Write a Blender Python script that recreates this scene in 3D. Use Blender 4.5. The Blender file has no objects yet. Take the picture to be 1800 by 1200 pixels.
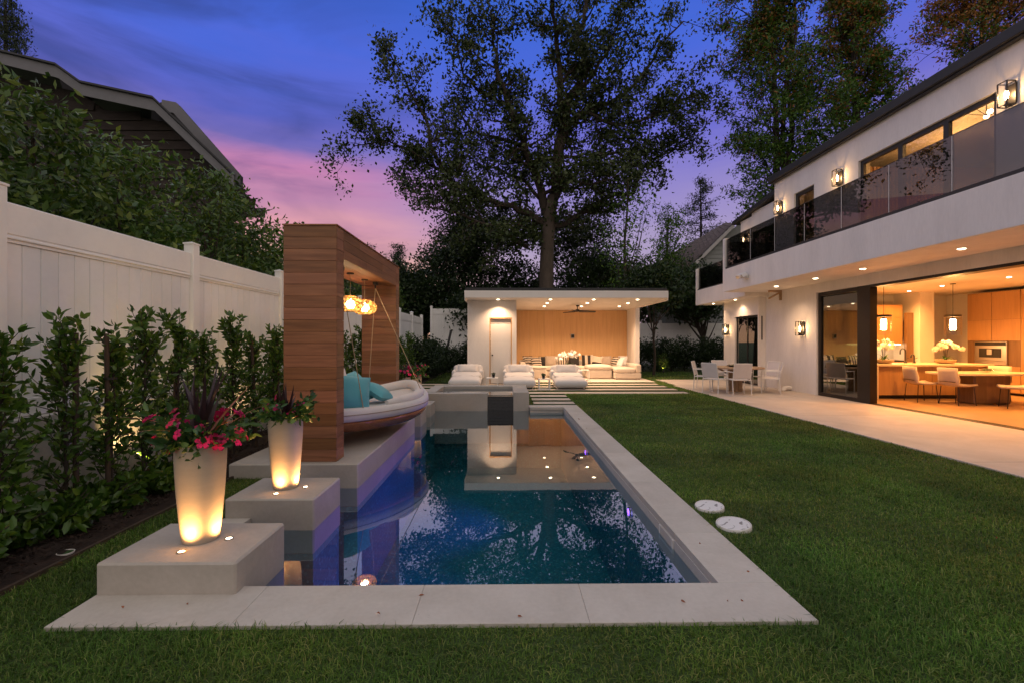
import bpy, math, random
import numpy as np
from mathutils import Vector, Matrix, Euler

scene = bpy.context.scene
COL = scene.collection
PI = math.pi
R = math.radians

def s2l(c):
    c = c / 255.0
    return c / 12.92 if c <= 0.04045 else ((c + 0.055) / 1.055) ** 2.4
def S(r, g, b):
    return (s2l(r), s2l(g), s2l(b), 1.0)

# ------------------------------------------------------------------ camera
cam_d = bpy.data.cameras.new('camera')
cam_d.lens = 16.0; cam_d.sensor_width = 36.0
cam_d.clip_start = 0.05; cam_d.clip_end = 2000
cam = bpy.data.objects.new('camera', cam_d); COL.objects.link(cam)
cam.location = (0, 0, 1.5)
cam.rotation_euler = (R(90), 0, -math.atan(11 / 800))
scene.camera = cam

# ------------------------------------------------------------------ sky (dusk, sunset glow low on the left, thin streaks of cloud)
world = bpy.data.worlds.new('World'); scene.world = world; world.use_nodes = True
wt = world.node_tree; wt.nodes.clear()
def wn(t, **k):
    n = wt.nodes.new(t)
    for a, v in k.items(): setattr(n, a, v)
    return n
def wmath(op, a, b=None, c=None, clamp=False):
    n = wn('ShaderNodeMath', operation=op, use_clamp=clamp)
    for i, v in enumerate((a, b, c)):
        if v is None: continue
        if isinstance(v, (int, float)): n.inputs[i].default_value = v
        else: wt.links.new(v, n.inputs[i])
    return n.outputs[0]
def wramp(stops, fac):
    n = wn('ShaderNodeValToRGB'); e = n.color_ramp.elements
    while len(e) < len(stops): e.new(0.5)
    for el, (p, c) in zip(e, stops): el.position = p; el.color = c
    wt.links.new(fac, n.inputs[0]); return n.outputs[0]
def wmix(fac, a, b):
    n = wn('ShaderNodeMix', data_type='RGBA')
    wt.links.new(fac, n.inputs[0])
    for i, v in ((6, a), (7, b)):
        if isinstance(v, tuple): n.inputs[i].default_value = v
        else: wt.links.new(v, n.inputs[i])
    return n.outputs[2]
wc = wn('ShaderNodeTexCoord'); wsep = wn('ShaderNodeSeparateXYZ')
wt.links.new(wc.outputs['Generated'], wsep.inputs[0])
def wnoise(scale_xyz, detail, rough, dist=0.0, rot=(0, 0, 0)):
    m = wn('ShaderNodeMapping'); m.inputs['Scale'].default_value = scale_xyz; m.inputs['Rotation'].default_value = rot
    wt.links.new(wc.outputs['Generated'], m.inputs[0])
    n = wn('ShaderNodeTexNoise'); n.inputs['Scale'].default_value = 1; n.inputs['Detail'].default_value = detail
    n.inputs['Roughness'].default_value = rough; n.inputs['Distortion'].default_value = dist
    wt.links.new(m.outputs[0], n.inputs['Vector']); return n.outputs[0]
n_soft = wnoise((1.6, 1.6, 7.0), 4, 0.5, 0.3, (0.0, R(8), 0))
n_fine = wnoise((4.5, 4.5, 30.0), 5, 0.55, 0.4, (0.0, R(9), 0))
elev = wmath('ADD', wsep.outputs[2], wmath('ADD', wmath('MULTIPLY', wmath('SUBTRACT', n_soft, 0.5), 0.11),
                                            wmath('MULTIPLY', wmath('SUBTRACT', n_fine, 0.5), 0.06)))
west = wramp([(0.00, S(236, 180, 140)), (0.17, S(242, 188, 160)), (0.215, S(230, 164, 168)), (0.27, S(200, 140, 172)),
              (0.318, S(212, 132, 168)), (0.365, S(112, 100, 168)), (0.42, S(62, 86, 172)), (0.52, S(30, 92, 196)), (0.75, S(84, 106, 168)), (1.0, S(122, 122, 146))], elev)
east = wramp([(0.00, S(206, 176, 178)), (0.20, S(172, 156, 190)), (0.30, S(148, 136, 198)), (0.40, S(108, 108, 204)),
              (0.52, S(74, 104, 214)), (0.62, S(56, 98, 204)), (0.75, S(84, 106, 168)), (1.0, S(122, 122, 146))], elev)
# azimuth: 1 toward the sunset (left of the view), 0 away from it
sun_az = R(-28)
az = wmath('ADD', wmath('MULTIPLY', wsep.outputs[0], math.sin(sun_az)), wmath('MULTIPLY', wsep.outputs[1], math.cos(sun_az)))
azr = wn('ShaderNodeMapRange', interpolation_type='SMOOTHSTEP'); azr.inputs[1].default_value = 0.85; azr.inputs[2].default_value = 0.985
wt.links.new(az, azr.inputs[0])
sky_c = wmix(azr.outputs[0], east, west)
# the sky opposite the sunset: mauve grey dusk
back = wramp([(0.0, S(112, 108, 128)), (0.10, S(160, 136, 146)), (0.3, S(166, 146, 152)), (0.6, S(136, 130, 150)), (1.0, S(122, 122, 146))], elev)
bkr = wn('ShaderNodeMapRange', interpolation_type='SMOOTHSTEP'); bkr.inputs[1].default_value = 0.25; bkr.inputs[2].default_value = -0.45
wt.links.new(az, bkr.inputs[0])
sky_c = wmix(bkr.outputs[0], sky_c, back)
# dark violet streaks of thin cloud
st = wn('ShaderNodeMapRange', interpolation_type='SMOOTHSTEP'); st.inputs[1].default_value = 0.44; st.inputs[2].default_value = 0.74
wt.links.new(wnoise((2.2, 2.2, 9.0), 5, 0.55, 0.6, (0.0, R(14), 0)), st.inputs[0])
lft = wn('ShaderNodeMapRange', interpolation_type='SMOOTHSTEP'); lft.inputs[1].default_value = 0.05; lft.inputs[2].default_value = -0.5
wt.links.new(wsep.outputs[0], lft.inputs[0])
stf = wmath('MULTIPLY', wmath('MULTIPLY', st.outputs[0], lft.outputs[0]), 0.75)
sky_c = wmix(stf, sky_c, S(54, 68, 128))
wbg = wn('ShaderNodeBackground'); wbg.inputs[1].default_value = 1.05
wt.links.new(sky_c, wbg.inputs[0])
wo = wn('ShaderNodeOutputWorld'); wt.links.new(wbg.outputs[0], wo.inputs[0])

# ------------------------------------------------------------------ the last daylight: very soft, from high behind the camera
sun_d = bpy.data.lights.new('sun', 'SUN'); sun_d.energy = 1.5; sun_d.angle = R(165); sun_d.color = (1.0, 0.90, 0.62)
sun = bpy.data.objects.new('sun', sun_d); COL.objects.link(sun)
sun.rotation_euler = (R(8), R(0), 0)

scene.view_settings.view_transform = 'Standard'
try: scene.view_settings.look = 'None'
except Exception: pass
scene.view_settings.exposure = 0.0; scene.view_settings.gamma = 1.0
scene.view_settings.use_curve_mapping = False
cy = scene.cycles
cy.use_denoising = True
cy.max_bounces = 6; cy.diffuse_bounces = 3; cy.glossy_bounces = 3; cy.transmission_bounces = 4; cy.transparent_max_bounces = 10
cy.use_adaptive_sampling = True; cy.adaptive_threshold = 0.02
cy.sample_clamp_indirect = 4.0; cy.caustics_reflective = False; cy.caustics_refractive = False
cy.use_light_tree = True

# ------------------------------------------------------------------ mesh helpers
class MB:
    def __init__(s): s.v = []; s.f = []
    def add(s, vs, fs):
        b = len(s.v); s.v += [tuple(p) for p in vs]; s.f += [tuple(i + b for i in f) for f in fs]; return s
    def box(s, x0, x1, y0, y1, z0, z1, bev=0.0):
        x0, x1 = min(x0, x1), max(x0, x1); y0, y1 = min(y0, y1), max(y0, y1); z0, z1 = min(z0, z1), max(z0, z1)
        if bev <= 0:
            return s.add([(x0, y0, z0), (x1, y0, z0), (x1, y1, z0), (x0, y1, z0), (x0, y0, z1), (x1, y0, z1), (x1, y1, z1), (x0, y1, z1)],
                         [(3, 2, 1, 0), (4, 5, 6, 7), (0, 1, 5, 4), (1, 2, 6, 5), (2, 3, 7, 6), (3, 0, 4, 7)])
        b = min(bev, (x1 - x0) * .45, (y1 - y0) * .45, (z1 - z0) * .45)
        c = ((x0 + x1) / 2, (y0 + y1) / 2, (z0 + z1) / 2); h = ((x1 - x0) / 2, (y1 - y0) / 2, (z1 - z0) / 2)
        vs, idx = [], {}
        for sx in (-1, 1):
            for sy in (-1, 1):
                for sz in (-1, 1):
                    for ax in range(3):
                        q = [sx * h[0], sy * h[1], sz * h[2]]
                        for k, sg in enumerate((sx, sy, sz)):
                            if k != ax: q[k] -= sg * b
                        idx[(sx, sy, sz, ax)] = len(vs); vs.append((c[0] + q[0], c[1] + q[1], c[2] + q[2]))
        fs = []
        def face(keys, n):
            pts = [Vector(vs[idx[k]]) for k in keys]
            nn = (pts[1] - pts[0]).cross(pts[2] - pts[1])
            ids = [idx[k] for k in keys]
            fs.append(tuple(ids if nn.dot(Vector(n)) > 0 else ids[::-1]))
        for ax in range(3):
            o1, o2 = [k for k in range(3) if k != ax]
            for sg in (-1, 1):
                ks = []
                for a, bb in ((-1, -1), (1, -1), (1, 1), (-1, 1)):
                    t = [0, 0, 0]; t[ax] = sg; t[o1] = a; t[o2] = bb; ks.append((*t, ax))
                n = [0, 0, 0]; n[ax] = sg; face(ks, n)
            for a in (-1, 1):
                for bb in (-1, 1):
                    t1 = [0, 0, 0]; t1[o1] = a; t1[o2] = bb
                    lo = list(t1); lo[ax] = -1; hi = list(t1); hi[ax] = 1
                    face([(*lo, o1), (*hi, o1), (*hi, o2), (*lo, o2)], t1)
        for sx in (-1, 1):
            for sy in (-1, 1):
                for sz in (-1, 1): face([(sx, sy, sz, 0), (sx, sy, sz, 1), (sx, sy, sz, 2)], (sx, sy, sz))
        return s.add(vs, fs)
    def obox(s, c, size, rot=(0, 0, 0), bev=0.0):
        m = MB().box(-size[0] / 2, size[0] / 2, -size[1] / 2, size[1] / 2, -size[2] / 2, size[2] / 2, bev)
        M = Matrix.Translation(c) @ Euler(rot).to_matrix().to_4x4()
        return s.add([M @ Vector(p) for p in m.v], m.f)
    def prism(s, poly, axis, a, b):
        """poly: 2-D outline in the two other axes (in xyz order); extruded along axis from a to b"""
        n = len(poly); vs = []
        for t in (a, b):
            for p in poly:
                q = [0, 0, 0]; o = [k for k in range(3) if k != axis]
                q[axis] = t; q[o[0]] = p[0]; q[o[1]] = p[1]; vs.append(q)
        fs = [tuple(range(n)), tuple(range(2 * n - 1, n - 1, -1))]
        for i in range(n):
            j = (i + 1) % n; fs.append((i, i + n, j + n, j))
        m = MB().add(vs, fs)
        return s.add(m.v, m.f)
    def tube(s, pts, rad, n=6, cap=True):
        pts = [Vector(p) for p in pts]; k = len(pts)
        if isinstance(rad, (int, float)): rad = [rad] * k
        b = len(s.v); up = None
        for i, p in enumerate(pts):
            d = (pts[min(i + 1, k - 1)] - pts[max(i - 1, 0)])
            d = d.normalized() if d.length > 1e-9 else Vector((0, 0, 1))
            if up is None: up = Vector((1, 0, 0)) if abs(d.x) < .8 else Vector((0, 1, 0))
            u = (up - d * up.dot(d)); u = u.normalized() if u.length > 1e-6 else d.orthogonal().normalized()
            w = d.cross(u); up = u
            for j in range(n):
                a = 2 * PI * j / n; q = p + (u * math.cos(a) + w * math.sin(a)) * rad[i]; s.v.append(tuple(q))
        for i in range(k - 1):
            for j in range(n):
                j2 = (j + 1) % n; s.f.append((b + i * n + j, b + i * n + j2, b + (i + 1) * n + j2, b + (i + 1) * n + j))
        if cap:
            s.f.append(tuple(b + j for j in range(n))[::-1]); s.f.append(tuple(b + (k - 1) * n + j for j in range(n)))
        return s
    def lathe(s, prof, c=(0, 0, 0), n=24, sx=1.0, sy=1.0, cap0=True, cap1=True):
        b = len(s.v); k = len(prof)
        for r, z in prof:
            for j in range(n):
                a = 2 * PI * j / n; s.v.append((c[0] + r * sx * math.cos(a), c[1] + r * sy * math.sin(a), c[2] + z))
        for i in range(k - 1):
            for j in range(n):
                j2 = (j + 1) % n; s.f.append((b + i * n + j, b + i * n + j2, b + (i + 1) * n + j2, b + (i + 1) * n + j))
        if cap0: s.f.append(tuple(b + j for j in range(n))[::-1])
        if cap1: s.f.append(tuple(b + (k - 1) * n + j for j in range(n)))
        return s
    def pillow(s, c, size, rot=(0, 0, 0), n=10, e=3.0, seed=0):
        """a stuffed cushion lying flat: size (w, d, thickness)"""
        rg = random.Random(seed); M = Matrix.Translation(c) @ Euler(rot).to_matrix().to_4x4()
        b = len(s.v); w, d, t = size; ph = [rg.uniform(0, 6.28) for _ in range(4)]
        for side in (1, -1):
            for i in range(n + 1):
                for j in range(n + 1):
                    u = 2 * i / n - 1; v = 2 * j / n - 1
                    th = (max(0, 1 - abs(u) ** e) * max(0, 1 - abs(v) ** e)) ** 0.5
                    pin = 1 - 0.05 * (1 - abs(v) ** 2) * abs(u) ** 4
                    pin2 = 1 - 0.05 * (1 - abs(u) ** 2) * abs(v) ** 4
                    wr = 1 + .05 * math.sin(5 * u + ph[0]) * math.cos(4 * v + ph[1])
                    s.v.append(tuple(M @ Vector((u * w / 2 * pin, v * d / 2 * pin2, side * th * t / 2 * wr))))
        m = (n + 1) ** 2
        for k in range(2):
            for i in range(n):
                for j in range(n):
                    q = [b + k * m + i * (n + 1) + j, b + k * m + (i + 1) * (n + 1) + j, b + k * m + (i + 1) * (n + 1) + j + 1, b + k * m + i * (n + 1) + j + 1]
                    s.f.append(tuple(q if k == 0 else q[::-1]))
        return s
    def soft(s, x0, x1, y0, y1, z0, z1, r=0.06, n=10, puff=0.02, M=None):
        """a padded block: rounded box"""
        c = Vector(((x0 + x1) / 2, (y0 + y1) / 2, (z0 + z1) / 2)); h = Vector(((x1 - x0) / 2, (y1 - y0) / 2, (z1 - z0) / 2))
        r = min(r, h.x * .95, h.y * .95, h.z * .95); cache = {}
        def vert(q):
            key = tuple(round(a, 5) for a in q)
            if key in cache: return cache[key]
            p = Vector((q[0] * h.x, q[1] * h.y, q[2] * h.z))
            inn = Vector([max(-h[k] + r, min(h[k] - r, p[k])) for k in range(3)])
            d = p - inn
            p2 = inn + d.normalized() * r if d.length > 1e-9 else p
            pf = puff * (1 - q[0] ** 2) * (1 - q[1] ** 2)
            p2 = p2 + Vector((0, 0, pf if q[2] > .5 else 0))
            p2 = c + p2
            if M: p2 = M @ p2
            cache[key] = len(s.v); s.v.append(tuple(p2)); return cache[key]
        def coord(i, ax):
            rr = r / h[ax]; t = [-1, -1 + .3 * rr, -1 + .7 * rr, -1 + rr]
            mid = [(-1 + rr) + (2 - 2 * rr) * k / (n - 6) for k in range(1, n - 6)] if n > 7 else []
            return (t + mid + [-a for a in t[::-1]])[i]
        cnt = 8 + (n - 7 if n > 7 else 0)
        for ax in range(3):
            o1, o2 = [(1, 2), (2, 0), (0, 1)][ax]
            for sg in (-1, 1):
                for i in range(cnt - 1):
                    for j in range(cnt - 1):
                        ids = []
                        for a, bb in ((i, j), (i + 1, j), (i + 1, j + 1), (i, j + 1)):
                            q = [0, 0, 0]; q[ax] = sg; q[o1] = coord(a, o1); q[o2] = coord(bb, o2); ids.append(vert(q))
                        s.f.append(tuple(ids if sg > 0 else ids[::-1]))
        return s

def mesh_of(name, m, mat, smooth=False, angle=40):
    me = bpy.data.meshes.new(name); me.from_pydata(m.v, [], m.f); me.update()
    if mat: me.materials.append(mat)
    if smooth:
        me.polygons.foreach_set('use_smooth', [True] * len(me.polygons))
        if angle < 180:
            try: me.set_sharp_from_angle(angle=R(angle))
            except Exception: pass
    return me

def tag(o, label=None, cat=None, group=None, kind=None):
    if label: o['label'] = label
    if cat: o['category'] = cat
    if group: o['group'] = group
    if kind: o['kind'] = kind
    return o

def ob(name, m, mat, parent=None, label=None, cat=None, group=None, kind=None, smooth=False, angle=40, local=False, loc=None, rot=None):
    """one mesh object; with a parent and local=False the vertices are world coordinates"""
    me = m if isinstance(m, bpy.types.Mesh) else mesh_of(name, m, mat, smooth, angle)
    o = bpy.data.objects.new(name, me); COL.objects.link(o)
    if parent is not None:
        o.parent = parent
        if not local and parent.parent is None:
            o.matrix_parent_inverse = Matrix.Translation(-Vector(parent.location))
    if loc is not None: o.location = loc
    if rot is not None: o.rotation_euler = rot
    return tag(o, label, cat, group, kind)

def root(name, loc, label=None, cat=None, group=None, rz=0.0, kind=None):
    o = bpy.data.objects.new(name, None); COL.objects.link(o); o.empty_display_size = .1
    o.location = loc; o.rotation_euler = (0, 0, rz)
    return tag(o, label, cat, group, kind)

def copy_tree(o, parent=None):
    c = o.copy(); COL.objects.link(c)
    if parent is not None: c.parent = parent
    for ch in list(o.children): copy_tree(ch, c)
    return c

def lamp(kind, name, parent, loc, energy, color, rot=(0, 0, 0), size=0.05, spot=None, blend=0.6):
    d = bpy.data.lights.new(name, kind); d.energy = energy; d.color = color
    if kind in ('POINT', 'SPOT'): d.shadow_soft_size = size
    if kind == 'SPOT': d.spot_size = spot; d.spot_blend = blend
    o = bpy.data.objects.new(name, d); COL.objects.link(o); o.parent = parent; o.location = loc; o.rotation_euler = rot
    return o

# ------------------------------------------------------------------ materials
def nodes(name):
    m = bpy.data.materials.new(name); m.use_nodes = True; t = m.node_tree
    for n in list(t.nodes): t.nodes.remove(n)
    out = t.nodes.new('ShaderNodeOutputMaterial'); return m, t, out
def N(t, typ, ins=None, **k):
    n = t.nodes.new(typ)
    for a, v in k.items(): setattr(n, a, v)
    for a, v in (ins or {}).items():
        if isinstance(v, bpy.types.NodeSocket): t.links.new(v, n.inputs[a])
        else: n.inputs[a].default_value = v
    return n
def mixc(t, fac, a, b, blend='MIX'):
    n = t.nodes.new('ShaderNodeMix'); n.data_type = 'RGBA'; n.blend_type = blend
    for i, v in ((0, fac), (6, a), (7, b)):
        if isinstance(v, bpy.types.NodeSocket): t.links.new(v, n.inputs[i])
        else: n.inputs[i].default_value = v
    return n.outputs[2]
def mth(t, op, a, b=0.0, clamp=False):
    n = t.nodes.new('ShaderNodeMath'); n.operation = op; n.use_clamp = clamp
    for i, v in ((0, a), (1, b)):
        if isinstance(v, bpy.types.NodeSocket): t.links.new(v, n.inputs[i])
        else: n.inputs[i].default_value = v
    return n.outputs[0]
def ramp(t, fac, stops):
    n = t.nodes.new('ShaderNodeValToRGB'); e = n.color_ramp.elements
    while len(e) < len(stops): e.new(.5)
    for el, (p, c) in zip(e, stops): el.position = p; el.color = c if len(c) == 4 else (*c, 1)
    t.links.new(fac, n.inputs[0]); return n.outputs[0]
def c4(c, k=1.0): return (c[0] * k, c[1] * k, c[2] * k, 1.0)

def stdmat(name, col, rough=.6, var=.12, ns=3.0, fine=40.0, bump=.0, bs=60.0, metal=0.0, orand=0.0, stretch=(1, 1, 1), spec=.5, sheen=0.0):
    m, t, out = nodes(name)
    tc = N(t, 'ShaderNodeTexCoord'); oi = N(t, 'ShaderNodeObjectInfo')
    off = N(t, 'ShaderNodeVectorMath', {0: tc.outputs['Object'], 1: oi.outputs['Location']}, operation='ADD')
    mp = N(t, 'ShaderNodeMapping', {'Vector': off.outputs[0], 'Scale': stretch})
    a = N(t, 'ShaderNodeTexNoise', {'Vector': mp.outputs[0], 'Scale': ns, 'Detail': 5.0, 'Roughness': .55})
    b = N(t, 'ShaderNodeTexNoise', {'Vector': mp.outputs[0], 'Scale': fine, 'Detail': 3.0})
    f = mth(t, 'ADD', mth(t, 'MULTIPLY', a.outputs[0], .7), mth(t, 'MULTIPLY', b.outputs[0], .3))
    f = N(t, 'ShaderNodeMapRange', {0: f, 1: .3, 2: .7}).outputs[0]
    c = mixc(t, f, c4(col, 1 - var), c4(col, 1 + var))
    if orand:
        k = N(t, 'ShaderNodeMapRange', {0: oi.outputs['Random'], 3: 1 - orand, 4: 1 + orand}).outputs[0]
        c = mixc(t, 1.0, c, N(t, 'ShaderNodeCombineColor', {0: k, 1: k, 2: k}).outputs[0], 'MULTIPLY')
    p = N(t, 'ShaderNodeBsdfPrincipled', {'Base Color': c, 'Roughness': rough, 'Metallic': metal})
    p.inputs['Specular IOR Level'].default_value = spec
    if sheen: p.inputs['Sheen Weight'].default_value = sheen
    if bump:
        n = N(t, 'ShaderNodeTexNoise', {'Vector': mp.outputs[0], 'Scale': bs, 'Detail': 4.0})
        bp = N(t, 'ShaderNodeBump', {'Strength': bump, 'Distance': .01, 'Height': n.outputs[0]})
        t.links.new(bp.outputs[0], p.inputs['Normal'])
    t.links.new(p.outputs[0], out.inputs[0]); return m

def concrete(name, col, var=.12, orand=.0):
    m, t, out = nodes(name)
    g = N(t, 'ShaderNodeNewGeometry'); oi = N(t, 'ShaderNodeObjectInfo')
    a = N(t, 'ShaderNodeTexNoise', {'Vector': g.outputs['Position'], 'Scale': 1.7, 'Detail': 7.0, 'Roughness': .62, 'Distortion': .5})
    b = N(t, 'ShaderNodeTexNoise', {'Vector': g.outputs['Position'], 'Scale': 34.0, 'Detail': 4.0})
    cst = N(t, 'ShaderNodeTexVoronoi', {'Vector': g.outputs['Position'], 'Scale': 26.0})
    pit = N(t, 'ShaderNodeMapRange', {0: cst.outputs[0], 1: .05, 2: .11, 3: 1.0, 4: 0.0}).outputs[0]
    gate = N(t, 'ShaderNodeMapRange', {0: N(t, 'ShaderNodeTexNoise', {'Vector': g.outputs['Position'], 'Scale': 3.3}).outputs[0], 1: .56, 2: .66}).outputs[0]
    pit = mth(t, 'MULTIPLY', pit, gate)
    f = N(t, 'ShaderNodeMapRange', {0: mth(t, 'ADD', mth(t, 'MULTIPLY', a.outputs[0], .75), mth(t, 'MULTIPLY', b.outputs[0], .25)), 1: .3, 2: .7}).outputs[0]
    c = mixc(t, f, c4((col[0] * .98, col[1] * .96, col[2] * .93), 1 - var), c4(col, 1 + var * .7))
    if orand:
        k = N(t, 'ShaderNodeMapRange', {0: oi.outputs['Random'], 3: 1 - orand, 4: 1 + orand}).outputs[0]
        c = mixc(t, 1.0, c, N(t, 'ShaderNodeCombineColor', {0: k, 1: k, 2: k}).outputs[0], 'MULTIPLY')
    c = mixc(t, mth(t, 'MULTIPLY', pit, .45), c, c4(col, .35))
    p = N(t, 'ShaderNodeBsdfPrincipled', {'Base Color': c, 'Roughness': .62})
    bp = N(t, 'ShaderNodeBump', {'Strength': .12, 'Distance': .01, 'Height': mth(t, 'SUBTRACT', b.outputs[0], pit)})
    t.links.new(bp.outputs[0], p.inputs['Normal']); t.links.new(p.outputs[0], out.inputs[0]); return m

def wood(name, dark, light, axis=0, rough=.5, scale=1.0, orand=.25):
    """grain runs along the object's axis 0, 1 or 2; each object gets its own cut of the grain"""
    m, t, out = nodes(name)
    tc = N(t, 'ShaderNodeTexCoord'); oi = N(t, 'ShaderNodeObjectInfo')
    rnd = mth(t, 'MULTIPLY', oi.outputs['Random'], 37.0)
    off = N(t, 'ShaderNodeVectorMath', {0: tc.outputs['Object'], 1: N(t, 'ShaderNodeCombineXYZ', {0: rnd, 1: rnd, 2: rnd}).outputs[0]}, operation='ADD')
    sc = [14 * scale] * 3; sc[axis] = 1.1 * scale
    mp = N(t, 'ShaderNodeMapping', {'Vector': off.outputs[0], 'Scale': tuple(sc)})
    a = N(t, 'ShaderNodeTexNoise', {'Vector': mp.outputs[0], 'Scale': 1.0, 'Detail': 5.0, 'Roughness': .6, 'Distortion': .9})
    sc2 = [120 * scale] * 3; sc2[axis] = 3.0 * scale
    mp2 = N(t, 'ShaderNodeMapping', {'Vector': off.outputs[0], 'Scale': tuple(sc2)})
    b = N(t, 'ShaderNodeTexNoise', {'Vector': mp2.outputs[0], 'Scale': 1.0, 'Detail': 2.0})
    f = N(t, 'ShaderNodeMapRange', {0: mth(t, 'ADD', mth(t, 'MULTIPLY', a.outputs[0], .7), mth(t, 'MULTIPLY', b.outputs[0], .3)), 1: .32, 2: .68}).outputs[0]
    c = mixc(t, f, c4(dark), c4(light))
    k = N(t, 'ShaderNodeMapRange', {0: oi.outputs['Random'], 3: 1 - orand, 4: 1 + orand}).outputs[0]
    c = mixc(t, 1.0, c, N(t, 'ShaderNodeCombineColor', {0: k, 1: k, 2: mth(t, 'MULTIPLY', k, k)}).outputs[0], 'MULTIPLY')
    p = N(t, 'ShaderNodeBsdfPrincipled', {'Base Color': c, 'Roughness': rough})
    bp = N(t, 'ShaderNodeBump', {'Strength': .15, 'Distance': .004, 'Height': b.outputs[0]})
    t.links.new(bp.outputs[0], p.inputs['Normal']); t.links.new(p.outputs[0], out.inputs[0]); return m

def leafmat(name, cols, trans=.25, rough=.45, orand=.15, spec=.4):
    """cols: stops of leaf colours, spread over the single leaves"""
    m, t, out = nodes(name)
    g = N(t, 'ShaderNodeNewGeometry'); oi = N(t, 'ShaderNodeObjectInfo')
    c = ramp(t, g.outputs['Random Per Island'], [(i / max(1, len(cols) - 1), c) for i, c in enumerate(cols)])
    k = N(t, 'ShaderNodeMapRange', {0: oi.outputs['Random'], 3: 1 - orand, 4: 1 + orand}).outputs[0]
    c = mixc(t, 1.0, c, N(t, 'ShaderNodeCombineColor', {0: k, 1: k, 2: k}).outputs[0], 'MULTIPLY')
    p = N(t, 'ShaderNodeBsdfPrincipled', {'Base Color': c, 'Roughness': rough}); p.inputs['Specular IOR Level'].default_value = spec
    tr = N(t, 'ShaderNodeBsdfTranslucent', {'Color': c})
    mx = N(t, 'ShaderNodeMixShader', {0: trans, 1: p.outputs[0], 2: tr.outputs[0]})
    t.links.new(mx.outputs[0], out.inputs[0]); return m

def bulbmat(name, col, strength):
    m, t, out = nodes(name)
    e = N(t, 'ShaderNodeEmission', {'Color': c4(col), 'Strength': strength}); tr = N(t, 'ShaderNodeBsdfTransparent')
    a = N(t, 'ShaderNodeAddShader', {0: e.outputs[0], 1: tr.outputs[0]}); t.links.new(a.outputs[0], out.inputs[0]); return m
def glow(name, col, strength):
    m, t, out = nodes(name)
    e = N(t, 'ShaderNodeEmission', {'Color': c4(col), 'Strength': strength}); t.links.new(e.outputs[0], out.inputs[0]); return m

def schlick(t, f0):
    g = N(t, 'ShaderNodeNewGeometry')
    d = N(t, 'ShaderNodeVectorMath', {0: g.outputs['Normal'], 1: g.outputs['Incoming']}, operation='DOT_PRODUCT')
    k = mth(t, 'POWER', mth(t, 'SUBTRACT', 1.0, mth(t, 'ABSOLUTE', d.outputs['Value']), True), 5.0)
    return mth(t, 'ADD', f0, mth(t, 'MULTIPLY', k, 1 - f0), True)
def glass(name, tint, ior=1.5, base=.02):
    m, t, out = nodes(name)
    f = schlick(t, ((ior - 1) / (ior + 1)) ** 2 + base)
    tr = N(t, 'ShaderNodeBsdfTransparent', {'Color': c4(tint)}); gl = N(t, 'ShaderNodeBsdfGlossy', {'Roughness': .0, 'Color': (1, 1, 1, 1)})
    mx = N(t, 'ShaderNodeMixShader', {0: f, 1: tr.outputs[0], 2: gl.outputs[0]}); t.links.new(mx.outputs[0], out.inputs[0]); return m

WARM = (1.0, 0.52, 0.17)
WARM2 = (1.0, 0.63, 0.37)
KWARM = (1.0, 0.40, 0.085)
M = {}
M['coping'] = concrete('limestone_coping', (.54, .50, .46), .17, .05)
M['plinth'] = concrete('plinth_concrete', (.46, .42, .385), .17)
M['patio'] = concrete('patio_concrete', (.55, .48, .42), .15, .04)
M['stucco'] = stdmat('white_stucco', (.78, .735, .70), .85, .10, 2.2, 34, .16, 90, stretch=(1, 1, .22))
M['stucco_wall'] = stdmat('grey_stucco', (.55, .52, .49), .85, .12, 1.5, 30, .12, 90)
M['vinyl'] = stdmat('white_vinyl', (.86, .84, .82), .42, .05, 2.0, 20, .0, orand=.035)
M['black_metal'] = stdmat('black_metal', (.018, .016, .015), .45, .15, 8, 60)
M['bronze'] = stdmat('dark_bronze', (.018, .013, .010), .4, .15, 8, 60, metal=.2)
M['dark_roof'] = stdmat('dark_roof', (.022, .022, .025), .6, .2, 4, 50)
M['white_metal'] = stdmat('white_metal', (.78, .76, .74), .4, .03, 5, 40)
M['white_paint'] = stdmat('white_paint', (.76, .73, .70), .5, .04, 3, 40)
M['cedar_x'] = wood('cedar_along_x', (.16, .062, .026), (.33, .145, .066), 0)
M['cedar_y'] = wood('cedar_along_y', (.16, .062, .026), (.33, .145, .066), 1)
M['oak_panel'] = wood('oak_panel', (.60, .345, .15), (.72, .44, .205), 2, .5, .5, .03)
M['kitchen_wood'] = wood('kitchen_wood', (.34, .19, .085), (.45, .26, .12), 2, .4, .8, .06)
M['dark_wood'] = wood('dark_wood', (.13, .075, .038), (.22, .13, .07), 2, .45, .8, .08)
M['teak'] = wood('weathered_teak', (.26, .16, .09), (.45, .31, .19), 0, .6, 1.0, .1)
M['hull'] = wood('varnished_hull', (.20, .07, .022), (.36, .15, .055), 1, .25, .7, .0)
M['stake'] = wood('stake_wood', (.035, .022, .014), (.07, .045, .028), 2, .8, 1, .3)
M['fabric_white'] = stdmat('white_canvas', (.66, .63, .62), .9, .05, 6, 120, .12, 300, sheen=.2)
M['fabric_cream'] = stdmat('cream_canvas', (.56, .48, .40), .9, .06, 6, 120, .12, 300, sheen=.2)
M['fabric_beige'] = stdmat('beige_linen', (.33, .26, .20), .9, .08, 8, 150, .15, 300)
M['fabric_black'] = stdmat('black_canvas', (.02, .017, .016), .9, .1, 8, 150)
M['fabric_aqua'] = stdmat('aqua_canvas', (.10, .38, .46), .85, .06, 5, 120, .1, 250, sheen=.2)
M['rope'] = stdmat('hemp_rope', (.42, .32, .2), .9, .2, 30, 200)
M['pot'] = stdmat('ribbed_fibre_stone', (.44, .38, .31), .55, .07, 3, 50, .10, 30, stretch=(1, 1, 7))
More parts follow.
